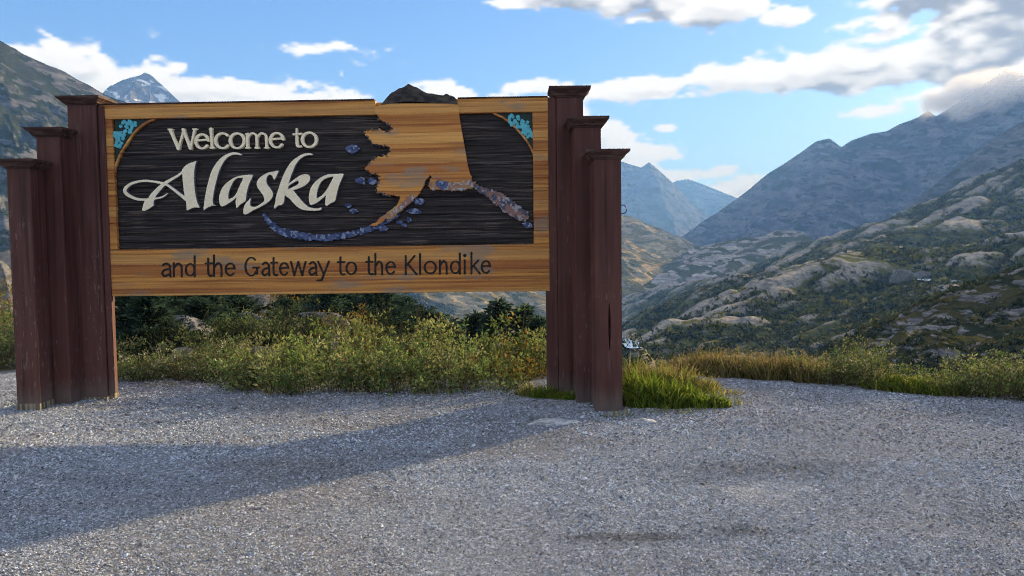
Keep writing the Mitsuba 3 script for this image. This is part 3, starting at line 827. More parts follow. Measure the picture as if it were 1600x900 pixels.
for name, parts in welcome.items():
    sh = px_shape(unary_union(parts), 255, 190, 6.4).buffer(.0012)
    signed('letter_' + name, sh, -.02, .042, 'cream_paint')

C2 = 1391
script = {
    'capital_a': [Polygon(smooth_ring([(975, 183), (957, 250), (946, 330), (946, 430), (952, 520), (966, 620), (990, 720), (1014, 776), (960, 770), (908, 786), (855, 806), (848, 720), (830, 640), (815, 540), (806, 440), (797, 360), (790, 312), (815, 265), (850, 232), (900, 206), (945, 193)])),
                  thick([(805, 318), (740, 368), (650, 420), (560, 478), (485, 550), (425, 620), (395, 680)], [26, 28, 34, 44, 56, 66, 80]),
                  Polygon([(338, 660), (428, 650), (430, 750), (380, 782), (318, 817), (284, 812), (300, 740), (318, 690)]),
                  thick([(602, 600), (540, 640), (450, 660), (340, 672), (240, 670), (150, 640), (88, 600), (64, 558), (85, 515), (145, 472), (230, 444), (330, 434), (430, 443), (540, 463), (605, 487), (680, 540), (760, 602), (842, 668)],
                        [10, 18, 22, 27, 30, 34, 40, 42, 38, 32, 28, 26, 26, 28, 28, 30, 34, 40])],
    'script_l': [thick([(1545, 101), (1485, 86), (1420, 92), (1350, 127), (1288, 190), (1243, 260), (1207, 340), (1182, 430), (1157, 530), (1138, 640), (1128, 715)], [16, 26, 32, 44, 62, 80, 90, 94, 96, 100, 104]),
                 Polygon([(1082, 690), (1182, 690), (1190, 735), (1226, 747), (1165, 748), (1120, 772), (1068, 807), (1070, 770)])],
    'script_a': [Polygon(smooth_ring([(C2 + x, y) for x, y in [(306, 361), (285, 412), (255, 475), (235, 540), (220, 610), (212, 682), (190, 706), (140, 736), (94, 780), (85, 705), (95, 645), (60, 675), (-21, 730), (-81, 757), (-111, 742), (-126, 660), (-106, 570), (-60, 490), (20, 425), (90, 385), (190, 362)]]),
                         [smooth_ring([(C2 + x, y) for x, y in [(180, 394), (110, 398), (58, 440), (22, 510), (-6, 590), (-10, 652), (5, 668), (45, 650), (92, 598), (132, 508)]])])],
    'script_s': [Polygon(smooth_ring([(C2 + x, y) for x, y in [(632, 308), (600, 385), (576, 418), (562, 400), (552, 370), (520, 355), (490, 375), (475, 420), (482, 470), (515, 520), (550, 570), (559, 612), (540, 660), (490, 710), (400, 765), (300, 812), (250, 846), (205, 860), (184, 846), (185, 790), (210, 725), (250, 682), (277, 653), (270, 700), (272, 750), (310, 766), (360, 755), (420, 715), (448, 690), (440, 630), (400, 570), (365, 520), (354, 470), (370, 420), (430, 365), (500, 330), (560, 318)]]))],
    'script_k': [thick([(C2 + x, y) for x, y in [(1054, 98), (1010, 94), (950, 108), (882, 150), (822, 210), (776, 290), (741, 370), (711, 450), (682, 540), (656, 630), (646, 690)]], [18, 25, 32, 42, 62, 82, 92, 98, 100, 106, 108]),
                 Polygon([(C2 + x, y) for x, y in [(598, 670), (700, 660), (692, 705), (640, 737), (580, 788), (574, 760), (590, 710)]]),
                 Polygon(smooth_ring([(C2 + x, y) for x, y in [(725, 500), (780, 455), (840, 410), (900, 370), (960, 350), (1012, 360), (1031, 395), (1020, 440), (970, 490), (900, 525), (820, 552), (770, 568), (720, 590)]]),
                         [smooth_ring([(C2 + x, y) for x, y in [(748, 540), (757, 502), (800, 470), (850, 442), (884, 430), (890, 458), (860, 490), (800, 520)]])]),
                 Polygon(smooth_ring([(C2 + x, y) for x, y in [(722, 590), (770, 560), (815, 555), (860, 610), (910, 670), (960, 725), (1010, 765), (1060, 780), (1120, 786), (1182, 775), (1170, 801), (1110, 813), (1030, 813), (940, 801), (880, 771), (820, 716), (770, 660), (722, 625)]]))],
    'script_a_001': [Polygon(smooth_ring([(C2 + x, y) for x, y in [(1461, 349), (1430, 422), (1397, 500), (1376, 580), (1362, 640), (1346, 692), (1290, 721), (1240, 754), (1224, 737), (1228, 670), (1233, 618), (1180, 665), (1110, 716), (1040, 741), (1024, 715), (1018, 640), (1030, 560), (1070, 480), (1130, 420), (1200, 375), (1280, 350), (1380, 347)]]),
                             [smooth_ring([(C2 + x, y) for x, y in [(1328, 377), (1250, 394), (1180, 440), (1140, 510), (1118, 590), (1116, 640), (1130, 656), (1180, 622), (1237, 558), (1282, 480)]])])],
}
for name, parts in script.items():
    sh = px_shape(unary_union([g.buffer(0) for g in parts]), 190, 230, 8.184)
    signed('letter_' + name, sh, -.02, .043, 'cream_paint')
    if sh.buffer(-.006).area > 0:
        signed('letter_' + name + '__outline', sh.buffer(.004), -.02, .036, 'letter_edge')

# dark line of text on the bottom rail; x is measured in photograph pixels along the line
BW = 3.3


def low_text():
    """each glyph: (name, strokes) in pixels, its own baseline following the board"""
    out = []
    X = lambda s, o, k: o + s / k
    A = lambda x: 245 + x / 5.926   # first crop
    B = lambda x: 505 + x / 5.714   # second crop
    base = lambda x: 431.6 - (x - 255) * .0096
    xh = 20.5

    def S(x0, y0, x1, y1, w=BW): return ln(x0, y0, x1, y1, w)
    def O(x0, x1, b, a0=0, a1=360, w=BW, h=xh): return arc((x0 + x1) / 2, b - h / 2 + .3, (x1 - x0) / 2 - w / 2, h / 2 - w / 2 + .6, a0, a1, w, thin=.75)
    def a_(x0, x1): b = base(x0); return [S(x1 - 1.5, b - 15, x1 - 1, b, BW), stroke(spline([(x0 + 2.5, b - 17.5), ((x0 + x1) / 2, b - 20), (x1 - 2.5, b - 17), (x1 - 1.5, b - 11)]), [3.2] * 19), stroke(spline([(x1 - 2, b - 11.5), (x0 + 5, b - 10), (x0 + 1.5, b - 5), (x0 + 5, b - .5), (x1 - 2, b - 3.5)]), [3.3] * 25)]
    def n_(x0, x1): b = base(x0); return [S(x0 + 2, b - xh, x0 + 2, b), stroke(spline([(x0 + 3, b - 14), ((x0 + x1) / 2, b - 19.6), (x1 - 3.2, b - 17), (x1 - 2, b - 11)]), [3.3] * 19), S(x1 - 2, b - 12, x1 - 2, b)]
    def d_(x0, x1, h=31): b = base(x0); return [O(x0, x1, b), S(x1 - 1.5, b - h, x1 - 1.5, b)]
    def t_(x0, x1): b = base(x0); m = x0 + .42 * (x1 - x0); return [stroke(spline([(m, b - 27), (m, b - 6), (m + 2, b - .8), (x1, b - .8)]), [BW] * 19), S(x0, b - 19.5, x1, b - 19.8, 3.)]
    def h_(x0, x1, h=32): b = base(x0); return [S(x0 + 2, b - h, x0 + 2, b)] + n_(x0, x1)[1:]
    def e_(x0, x1): b = base(x0); return [O(x0, x1, b, 8, 318), S(x0 + 2, b - 11, x1 - 2, b - 11.8, 3.)]
    def w_(x0, x1): b = base(x0); q = (x1 - x0) / 4; return [S(x0 + 1, b - xh, x0 + q, b), S(x0 + q, b, x0 + 2 * q, b - xh, 3.2), S(x0 + 2 * q, b - xh, x0 + 3 * q, b), S(x0 + 3 * q, b, x1 - 1, b - xh, 3.2)]
    def y_(x0, x1): b = base(x0); m = (x0 + x1) / 2; return [S(x0 + 1, b - xh, m + .5, b - 1), S(x1 - 1, b - xh, m - 3, b + 8, 3.4), S(m - 3, b + 8, x0, b + 8.5, 3)]
    def G_(x0, x1): b = base(x0); return [arc((x0 + x1) / 2, b - 14, (x1 - x0) / 2 - 2, 14, 48, 330, BW), S(x1 - 2, b - 12, x1 - 2, b - 3), S(x1 - 8, b - 12.5, x1 + 1, b - 12.5, 3)]
    def K_(x0, x1): b = base(x0); return [S(x0 + 2, b - 28, x0 + 2, b), S(x0 + 3, b - 13, x1 - 3, b - 28, 3.4), S(x0 + 6, b - 15, x1, b, BW)]
    def k_(x0, x1): b = base(x0); return [S(x0 + 2, b - 32, x0 + 2, b), S(x0 + 3, b - 10, x1 - 2, b - xh, 3.3), S(x0 + 5.5, b - 12, x1, b, BW)]
    def l_(x0, x1): b = base(x0); m = (x0 + x1) / 2; return [S(m, b - 31, m, b)]
    def i_(x0, x1): b = base(x0); m = (x0 + x1) / 2; return [S(m, b - xh, m, b), Point(m, b - 28).buffer(2.6)]
    o_ = lambda x0, x1: [O(x0, x1, base(x0))]
    return [('a', a_(A(62), A(152))), ('n', n_(A(165), A(262))), ('d', d_(A(278), A(378))), ('t', t_(A(470), A(528))), ('h', h_(A(535), A(628))), ('e', e_(A(645), A(748))),
            ('capital_g', G_(A(825), A(955))), ('a_001', a_(A(982), A(1062))), ('t_001', t_(A(1072), A(1128))), ('e_001', e_(A(1145), A(1240))), ('w_001', w_(A(1250), A(1395))), ('a_002', a_(A(1415), A(1495))), ('y', y_(A(1500), A(1610))),
            ('t_002', t_(B(140), B(198))), ('o', o_(B(208), B(312))), ('t_003', t_(B(392), B(450))), ('h_001', h_(B(462), B(545))), ('e_002', e_(B(562), B(658))),
            ('capital_k', K_(B(732), B(838))), ('l', l_(B(858), B(882))), ('o_001', o_(B(902), B(1020))), ('n_001', n_(B(1035), B(1118))), ('d_001', d_(B(1135), B(1232))), ('i', i_(B(1255), B(1280))), ('k', k_(B(1315), B(1400))), ('e_003', e_(B(1408), B(1502)))]


for name, parts in low_text():
    sh = shapely.transform(unary_union(parts), lambda a: uvs(a))
    signed('text_letter_' + name.replace('w_001', 'w'), sh, .030, .0535, 'text_paint')

# ---- posts with moulded caps


def post_box(x0, x1, y0, y1, z0, z1, e=.010):
    pts = []
    for z, q in ((z0, 0), (z1, 0)):
        for a, b in ((x0 + e, y0), (x1 - e, y0), (x1, y0 + e), (x1, y1 - e), (x1 - e, y1), (x0 + e, y1), (x0, y1 - e), (x0, y0 + e)):
            pts.append((a, b, z))
    return m3.Manifold.hull_points(np.array(pts, np.float32))


def cap_mesh(x0, x1, y0, y1, z0, z1):
    h = z1 - z0
    steps = [(.012, 0), (.012, .16), (.030, .18), (.034, .34), (.066, .70), (.075, .72), (.078, 1.0)]
    out = None
    ms = []
    for (a, s), (b, t) in zip(steps[:-1], steps[1:]):
        pts = [(x0 - q, y0 - q, z0 + h * s_) if i == 0 else (x1 + q, y0 - q, z0 + h * s_) if i == 1 else (x1 + q, y1 + q, z0 + h * s_) if i == 2 else (x0 - q, y1 + q, z0 + h * s_) for q, s_ in ((a, s), (b, t + .001)) for i in range(4)]
        ms.append(m3.Manifold.hull_points(np.array(pts, np.float32)))
    return sum(ms[1:], ms[0])


def zpx(px, py, y):
    return at(px, py, y)[2]


posts = [  # x-pixels of the front face, depth of the front face, top of the post, top of the cap, pixel row of the foot
    ('inner right', 869, 911, 8.44, 152, 136, 640, 1),
    ('middle right', 897, 939, 8.02, 199, 183, 640, 0),
    ('outer right', 928, 970.5, 7.56, 249, 234, 640, 0),
    ('inner left', 104, 149, 8.50, 164, 151, 628, 1),
    ('middle left', 55.5, 92.5, 8.28, 214, 200, 628, 0),
    ('outer left', 9, 46, 8.00, 263, 249, 628, 0)]
DEPTH = .25
post_lean = {}
k = 0
for name, xa, xb, y, pt, pc, fy, inner in posts:
    zt, zc = zpx((xa + xb) / 2, pt, y), zpx((xa + xb) / 2, pc, y)
    x0, x1 = at(xa, pt, y)[0], at(xb, pt, y)[0]
    gz = float(ground_z((x0 + x1) / 2, y))
    nm = 'welcome_sign__post' + (f'_{k:03d}' if k else '')
    dp = .44 if name in ('middle right', 'outer right') else DEPTH
    body = post_box(x0, x1, y, y + dp, gz - .15 if 'left' not in name or inner == 0 else gz - .15, zt)
    if name == 'outer right':   # long split in the timber
        c0 = at(952.5, 545, y)
        crack = m3.Manifold.hull_points(np.array([(c0[0] - .004, y - .02, c0[2] - .02), (c0[0] + .006, y - .02, c0[2] - .02), (c0[0] - .016, y - .02, c0[2] + .21), (c0[0] + .022, y - .02, c0[2] + .22), (c0[0] - .006, y - .02, c0[2] + .46), (c0[0], y - .02, c0[2] + .46),
                                                  (c0[0], y + .05, c0[2]), (c0[0], y + .06, c0[2] + .21), (c0[0], y + .05, c0[2] + .44)], np.float32))
        body = body - crack
        tag(nm, 'dark maroon post with a long split in its front face')
    add(nm, body, 'post_paint')
    add(nm + '__cap', cap_mesh(x0, x1, y, y + (dp - .09 if dp > .4 else dp), zt + .001, zc), 'cap_paint')
    if name in ('outer left', 'inner left'):
        f = m3.Manifold.hull_points(np.array([(a_, b_, c_) for a_ in (x0 - .004, x1 + .004) for b_ in (y - .004, y + DEPTH + .004) for c_ in (gz - .1, gz + (.07 if inner == 0 else .03))], np.float32))
        add(nm + '__bare_foot', f, 'bare_wood')
        tag(nm + '__bare_foot', 'bare weathered foot of the post where the paint has worn off')
    k += 1

# the filler boards between inner posts and panel
zt = zpx(858, 152, 8.46)
xr = at(869, 152, 8.44)[0]
add('welcome_sign__filler_board', post_box(at(852, 300, 8.45)[0], xr - .003, 8.46, 8.62, ground_z(.4, 8.5) + .02, zt, .006), 'post_paint')
xl = at(149, 164, 8.50)[0]
add('welcome_sign__filler_board_001', post_box(xl + .003, at(166.5, 300, 8.52)[0], 8.53, 8.575, ground_z(-4.4, 8.5) + .06, zpx(154, 166, 8.52), .006), 'post_paint')
xf = at(172, 620, 8.53)
add('welcome_sign__foot_block', post_box(xf[0] - .05, xf[0] + .03, 8.56, 8.66, ground_z(-4.4, 8.5) - .05, ground_z(-4.4, 8.5) + .055, .006), 'bare_wood')
tag('welcome_sign__foot_block', 'pale bare wood block under the left filler board')

# small blue loop fixed to the side of the outer right post
pl = at(974, 327, 7.70)
lp = trimesh.creation.torus(.044, .005, 24, 8)
lp.apply_transform(trimesh.transformations.rotation_matrix(1.35, [1, 0, 0]))
lp.apply_translation(pl + [-.012, 0, 0])
diffuse('blue_wire', (.03, .08, .35), .4)
add('wire_loop', lp, 'blue_wire', 40)
tag('wire_loop', 'small blue wire loop on the side of the outer right post', 'wire loop')

# ------------------------------------------------------------------ plants and stones beyond the gravel


def on_ground(px, py=None, dist=None):
    """the point of the ground at a pixel, or at a pixel column and distance"""
    if dist is None:
        d = ray(px, py)
        p = EYE + d * (1.6 / -d[2])
    else:
        p = at(px, 500, dist)
    return np.array([p[0], p[1], float(ground_z(p[0], p[1]))])


def leaves(P, D, size, col, r, aspect=.45, fold=.25):
    """one folded leaf per point: two quads joined along the rib"""
    n = len(P)
    d = D / (np.linalg.norm(D, axis=1, keepdims=True) + 1e-9)
    a = r.normal(0, 1, (n, 3))
    side = np.cross(d, a)
    side /= np.linalg.norm(side, axis=1, keepdims=True) + 1e-9
    up = np.cross(side, d)
    L = size * r.uniform(.6, 1.25, (n, 1))
    b, t = P, P + d * L
    m = P + d * L * .45
    l = m + side * L * aspect * .5 + up * L * fold * .3
    q = m - side * L * aspect * .5 + up * L * fold * .3
    V = np.stack([b, l, t, q], 1).reshape(-1, 3)
    F = (np.array([[0, 2, 1], [0, 3, 2]])[None] + (np.arange(n) * 4)[:, None, None]).reshape(-1, 3)
    return V, F, np.repeat(np.clip(col, .004, .9), 4, 0)


def tubes(paths, r0, r1, sides=3):
    V, F, n = [], [], 0
    for p in paths:
        p = np.asarray(p)
        k = len(p)
        t = np.gradient(p, axis=0)
        t /= np.linalg.norm(t, axis=1, keepdims=True) + 1e-9
        a = np.cross(t, [.31, .77, .2])
        a /= np.linalg.norm(a, axis=1, keepdims=True) + 1e-9
        b = np.cross(t, a)
        rad = np.linspace(r0, r1, k)[:, None, None]
        an = np.arange(sides) * 2 * np.pi / sides
        V.append((p[:, None] + rad * (np.cos(an)[None, :, None] * a[:, None] + np.sin(an)[None, :, None] * b[:, None])).reshape(-1, 3))
        f = []
        for i in range(k - 1):
            for j in range(sides):
                q = [n + i * sides + j, n + i * sides + (j + 1) % sides, n + (i + 1) * sides + (j + 1) % sides, n + (i + 1) * sides + j]
                f += [[q[0], q[1], q[2]], [q[0], q[2], q[3]]]
        F.append(f)
        n += k * sides
    return trimesh.Trimesh(np.vstack(V), np.vstack(F), process=False)


diffuse('twig_bark', (.10, .075, .05))
diffuse('conifer_bark', (.07, .055, .045))


def shrub(name, label, cat, group, pos, w, h, cols, seed, stems=46, per=70, leaf=.040, spread=1.0, aspect=.45, flowers=None):
    r = np.random.default_rng(seed)
    key = numbered(name)
    paths, P, D, C = [], [], [], []
    cols = np.array(cols)
    for i in range(stems):
        an, q = r.uniform(0, 6.28), math.sqrt(r.random())
        bx = pos + np.array([math.cos(an) * q * w * .38, math.sin(an) * q * w * .30, -.03])
        bx[2] = float(ground_z(bx[0], bx[1])) - .02
        hh = h * r.uniform(.45, 1.05) * (1.35 if r.random() < .10 else 1) * (1 - .35 * q * q)
        lean = np.array([math.cos(an), math.sin(an) * .8]) * q * w * .30 * r.uniform(.5, 1.4) + r.normal(0, .05, 2)
        t = np.linspace(0, 1, 6)[:, None]
        path = bx + np.c_[lean[0] * t ** 1.4, lean[1] * t ** 1.4, hh * t] + r.normal(0, .012, (6, 3)) * t
        paths.append(path)
        nn = max(int(per / 6 * r.uniform(.7, 1.3)), 4)
        tn = np.r_[r.uniform(.12, 1.0, nn - 2) ** .75, 1., 1.]
        c = np.stack([np.interp(tn, t[:, 0], path[:, k]) for k in range(3)], -1) + r.normal(0, .055 * (.4 + h), (nn, 3)) * [1, 1, .5]
        c = np.repeat(c, 6, 0)
        nl = len(c)
        off = r.normal(0, leaf * .38, (nl, 3))
        P.append(c + off)
        D.append(off * 30 + r.normal(0, .5, (nl, 3)) + [0, 0, .6])
        base = cols[r.integers(len(cols))] * r.uniform(.75, 1.25)
        C.append(base * (1 + r.normal(0, .30, (nl, 1))) * (1 + r.normal(0, .07, (nl, 3))))
    V, F, col = leaves(np.vstack(P), np.vstack(D), leaf, np.vstack(C), r, aspect)
    add(key + '__foliage', trimesh.Trimesh(V, F, process=False), 'leaf', False, color=col)
    add(key + '__stem', tubes(paths, .0065, .0020), 'twig_bark')
    labels[key + '__stem'] = {'kind': 'stuff'}
    if flowers:
        n, fc, fs = flowers
        tips = np.array([p[-1] for p in paths])[r.integers(0, len(paths), n)] + r.normal(0, .05, (n, 3)) * [1, 1, .4]
        V, F, col = leaves(np.repeat(tips, 5, 0) + r.normal(0, .012, (n * 5, 3)), r.normal(0, 1, (n * 5, 3)), fs, np.array([fc]) * r.uniform(.7, 1.2, (n * 5, 1)), r, .8)
        add(key + '__seed_head', trimesh.Trimesh(V, F, process=False), 'leaf', False, color=col)
        labels[key + '__seed_head'] = {'kind': 'stuff'}
    tag(key, label, cat, group)
    return key


def grass(name, label, cat, group, pos, w, h, cols, seed, n=900, width=.005, seeds=0, seed_col=(.30, .24, .14)):
    r = np.random.default_rng(seed)
    key = numbered(name)
    an, q = r.uniform(0, 6.28, n), np.sqrt(r.random(n))
    bx = pos[0] + np.cos(an) * q * w * .5
    by = pos[1] + np.sin(an) * q * w * .32
    bz = ground_z(bx, by) - .01
    L = h * r.uniform(.35, 1.25, n) * (1 - .45 * q ** 2)
    dirn = r.uniform(0, 6.28, n)
    bend = L * r.uniform(.1, .95, n)
    sidea = dirn + 1.57 + r.normal(0, .5, n)
    pts = []
    for t, ww in ((0, 1.), (.4, .95), (.75, .6), (1, .0)):
        cx = bx + np.cos(dirn) * bend * t ** 1.8 + np.cos(an) * q * w * .12 * t
        cy = by + np.sin(dirn) * bend * t ** 1.8
        cz = bz + L * (t - .22 * t ** 3 * (bend / L))
        for sg in ((1, -1) if ww else (0,)):
            pts.append(np.stack([cx + sg * np.cos(sidea) * width * ww, cy + sg * np.sin(sidea) * width * ww, cz], -1))
    V = np.stack(pts, 1).reshape(-1, 3)
    f = np.array([[0, 1, 3], [0, 3, 2], [2, 3, 5], [2, 5, 4], [4, 5, 6]])
    F = (f[None] + (np.arange(n) * 7)[:, None, None]).reshape(-1, 3)
    cols = np.array(cols)
    c = cols[r.integers(len(cols), size=n)] * (1 + r.normal(0, .32, (n, 1)))
    add(key + '__blade', trimesh.Trimesh(V, F, process=False), 'leaf', False, color=np.repeat(np.clip(c, .01, .9), 7, 0))
    labels[key + '__blade'] = {'kind': 'stuff'}
    if seeds:
        idx = r.integers(0, n, seeds)
        tips = pts[-1][idx]
        P = np.repeat(tips, 6, 0) + r.normal(0, 1, (seeds * 6, 3)) * [.006, .006, .022]
        V, F, col = leaves(P, r.normal(0, .5, (seeds * 6, 3)) + [0, 0, 1], .016, np.array([seed_col]) * r.uniform(.6, 1.3, (seeds * 6, 1)), r, .5)
        add(key + '__seed_head', trimesh.Trimesh(V, F, process=False), 'leaf', False, color=col)
        labels[key + '__seed_head'] = {'kind': 'stuff'}
    tag(key, label, cat, group)
    return key


def conifer(label, pos, h, w, seed, group='dark evergreens behind the sign'):
    r = np.random.default_rng(seed)
    key = numbered('conifer')
    lean = r.normal(0, .06, 2) * h
    trunk = np.array([pos + [lean[0] * t, lean[1] * t, h * t - .1 * (1 - t)] for t in np.linspace(0, 1, 7)])
    paths, P, D, C = [], [], [], []
    nb = int(56 + h * 24)
    for i in range(nb):
        t = .04 + .95 * (i + r.random()) / nb
        an = r.uniform(0, 6.28)
        L = w * .5 * (1 - t) ** .8 * r.uniform(.55, 1.2) + .06
        o = np.array([np.interp(t, np.linspace(0, 1, 7), trunk[:, k]) for k in range(3)])
        s = np.linspace(0, 1, 5)[:, None]
        up = r.uniform(-.15, .35)
        path = o + np.c_[math.cos(an) * L * s, math.sin(an) * L * s, L * (up * s - .25 * s * (1 - s))]
        paths.append(path)
        m = int(22 + 72 * L)
        tt = r.uniform(.12, 1, m)
        c = np.stack([np.interp(tt, s[:, 0], path[:, k]) for k in range(3)], -1)
        side = r.normal(0, 1, (m, 3)) * [1, 1, .35]
        P.append(c + side * .035)
        D.append(side + np.array([math.cos(an), math.sin(an), .3]) * 1.0)
        C.append(np.array([.030, .056, .044]) * r.uniform(.6, 1.5) * (1 + r.normal(0, .25, (m, 1))) + np.array([.01, .012, .002]) * r.random())
    V, F, col = leaves(np.vstack(P), np.vstack(D), .115, np.vstack(C), r, .38)
    add(key + '__crown', trimesh.Trimesh(V, F, process=False), 'leaf', False, color=col)
    add(key + '__branch', tubes(paths, .008, .002), 'conifer_bark')
    labels[key + '__branch'] = {'kind': 'stuff'}
    add(key + '__trunk', tubes([trunk], .035, .006, 6), 'conifer_bark')
    tag(key, label, 'tree', group)


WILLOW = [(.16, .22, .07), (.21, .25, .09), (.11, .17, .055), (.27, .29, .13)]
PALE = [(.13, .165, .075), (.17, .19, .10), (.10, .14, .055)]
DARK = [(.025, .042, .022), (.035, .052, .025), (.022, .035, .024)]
RUST = [(.26, .15, .035), (.22, .17, .04), (.16, .13, .035)]
GREEN = [(.13, .21, .025), (.17, .24, .03), (.22, .26, .045), (.09, .15, .02)]
GOLD = [(.30, .27, .08), (.24, .25, .06), (.34, .28, .12), (.17, .2, .045)]
BROWN = [(.22, .16, .08), (.28, .22, .11), (.16, .15, .05), (.13, .14, .04)]

sd = 100
ORD = ['leftmost', 'second from the left', 'third from the left', 'fourth from the left', 'fifth from the left', 'sixth from the left', 'seventh from the left', 'eighth from the left', 'ninth from the left', 'tenth from the left', 'eleventh from the left', 'twelfth from the left', 'thirteenth from the left']
G1 = 'yellow green leafy shrubs along the gravel edge under the sign'
for i, (px, py, h, w, cl) in enumerate([(383, 603, .36, .8, PALE), (432, 607, .60, .9, WILLOW), (500, 608, .48, 1.0, WILLOW), (560, 607, .74, .9, WILLOW), (628, 608, .52, 1.05, PALE + WILLOW), (700, 607, .66, .9, WILLOW), (768, 606, .42, .9, WILLOW + RUST[1:])]):
    lab = 'lowest yellow green leafy shrub at the left end of the hedge under the sign' if i == 0 else f'yellow green leafy shrub in the front hedge under the sign, {ORD[i - 1]}'
    shrub('leafy_shrub', lab, 'shrub', None if i == 0 else G1, on_ground(px, py), w, h, cl, sd + i, stems=30 + 4 * (i % 3), per=54, leaf=(.056, .064, .050)[i % 3])
for i, (px, d, h, w) in enumerate([(462, 10.6, .45, 1.0), (530, 10.5, .80, .9), (600, 10.7, .55, 1.2), (662, 10.6, .84, .8), (735, 10.8, .50, 1.2), (795, 10.2, .78, .8), (845, 9.9, .62, .7)]):
    shrub('tall_leafy_shrub', f'taller yellow green shrub in the second row under the sign, {ORD[i]}', 'shrub', 'taller leafy shrubs of the second row under the sign', on_ground(px, dist=d), w, h, [WILLOW, PALE + WILLOW[:1], WILLOW + RUST[1:2]][i % 3], sd + 20 + i, stems=24 + 5 * (i % 3), per=50, leaf=.062)
for i, (px, py, h, w) in enumerate([(190, 592, .30, .7), (228, 592, .34, .7), (266, 591, .36, .7), (304, 592, .36, .8), (342, 593, .38, .8), (372, 590, .5, .8)]):
    shrub('pale_shrub', f'low pale green shrub right of the left posts, {ORD[i]}', 'shrub', 'low pale green shrubs right of the left posts', on_ground(px, py), w, h, PALE, sd + 40 + i, stems=40, per=48, leaf=.036, flowers=(14, (.55, .55, .5), .02))
for i, (px, d, h, w, cl, lab) in enumerate([(-14, 10.9, .65, 1.1, PALE, 'green shrub at the far left edge beside the outer left post'), (2, 12.4, 1.0, 1.0, WILLOW, 'yellow green shrub behind the outer left post at the left edge'), (-25, 15.5, 1.35, 2.0, RUST, 'rust coloured shrub at the left edge behind the green ones'),
                                           (196, 12.6, .75, .7, RUST, 'orange autumn shrub just right of the inner left post'), (405, 19, 1.0, 2.2, RUST, 'orange brown shrub under the middle of the bottom rail'), (545, 14.5, .95, .9, RUST, 'yellow orange shrub above the hedge near the middle'),
                                           (350, 13.5, .45, 1.1, PALE, 'pale shrub between boulders behind the low shrubs'), (440, 14.2, .6, 1.4, PALE, 'pale grey green shrub behind the left end of the hedge'), (310, 16.5, .9, 1.4, DARK, 'dark shrub beside the grey boulder under the left of the sign')]):
    shrub('bush', lab, 'shrub', None, on_ground(px, dist=d), w, h, cl, sd + 60 + i, stems=50, per=60, leaf=.05)
CON = [(212, 12.6, 440, 1.5), (236, 12.1, 462, 1.3), (318, 13.4, 470, 1.4), (228, 14.5, 430, 1.9), (330, 14.6, 455, 1.9), (275, 16.5, 430, 2.2), (372, 17.5, 458, 2.0), (448, 17.5, 468, 2.0), (470, 20.5, 440, 2.6), (510, 18.5, 455, 2.2), (550, 20, 440, 2.6), (592, 18, 452, 2.4), (630, 19, 466, 2.4), (668, 17.5, 487, 2.0), (702, 16.5, 503, 1.8), (740, 15.5, 492, 1.8), (778, 15.0, 470, 2.0), (815, 15.2, 478, 1.9), (846, 14.5, 497, 1.7)]
CON = [(px, d, max(float(at(px, ty, d)[2] - ground_z(at(px, ty, d)[0], d)), .5), w) for px, d, ty, w in CON]
CON_ORDER = sorted(range(len(CON)), key=lambda i: CON[i][0])
CON_WORD = ['at the far left', 'second from the left', 'third from the left', 'fourth from the left', 'fifth from the left', 'sixth from the left', 'seventh from the left', 'eighth from the left', 'ninth from the left', 'in the middle of the row', 'ninth from the right', 'eighth from the right', 'seventh from the right', 'sixth from the right', 'fifth from the right', 'fourth from the right', 'third from the right', 'second from the right', 'at the far right']
for i, (px, d, h, w) in enumerate(CON):
    conifer(f'dark evergreen behind the shrubs under the sign, {CON_WORD[CON_ORDER.index(i)]}', on_ground(px, dist=d), h, w, sd + 80 + i)

G2 = 'bright green grass tufts at the foot of the right posts'
TUFT = [(990, 630, .40, .40), (1006, 635, .30, .36), (1028, 633, .36, .40), (1050, 637, .22, .34), (1068, 632, .28, .36), (1092, 636, .17, .34), (1116, 636, .15, .30)]
for i, (px, py, h, w) in enumerate(TUFT):
    grass('grass_tuft', f'bright green grass tuft at the foot of the outer right post, {ORD[i]}', 'grass tuft', G2, on_ground(px, py), w, h, GREEN + GOLD[3:], sd + 110 + i, n=420, width=.0075)
for i, (px, py, h, w, c) in enumerate([(985, 614, .42, .5, GOLD), (1022, 612, .38, .5, GOLD), (1055, 613, .34, .5, GOLD), (1085, 612, .20, .5, GOLD)]):
    grass('golden_grass_tuft', f'golden grass tuft behind the bright tufts by the posts, {ORD[i]}', 'grass tuft', 'golden grass tufts behind the bright green ones', on_ground(px, py), w, h, c, sd + 120 + i, n=520, width=.006, seeds=50)
for i, (px, py, h, w, c) in enumerate([(832, 617, .16, .35, GOLD), (852, 620, .14, .32, GREEN), (885, 622, .10, .3, GREEN)]):
    grass('short_grass_tuft', f'short grass tuft at the left foot of the inner right post, {ORD[i]}', 'grass tuft', 'short grass tufts by the inner right post', on_ground(px, py), w, h, c, sd + 130 + i, n=420)

for i, (px, py, h, w, n_) in enumerate([(968, 650, .09, .30, 60), (1038, 645, .08, .45, 80), (1098, 644, .07, .40, 60), (1142, 632, .10, .35, 90), (1128, 618, .12, .4, 120), (700, 612, .09, .5, 90), (470, 613, .08, .5, 70), (255, 602, .07, .6, 80)]):
    where = ['left of the bright tufts by the outer post', 'in front of the bright tufts', 'in front of the right end of the bright tufts', 'just right of the bright tufts', 'right of the golden tufts', 'in front of the hedge on the right', 'in front of the hedge on the left', 'right of the left posts'][i]
    grass('sparse_grass', f'sparse short grass in the gravel {where}', 'grass', None, on_ground(px, py), w, h, GOLD + GREEN[:1], sd + 135 + i, n=n_, width=.004)

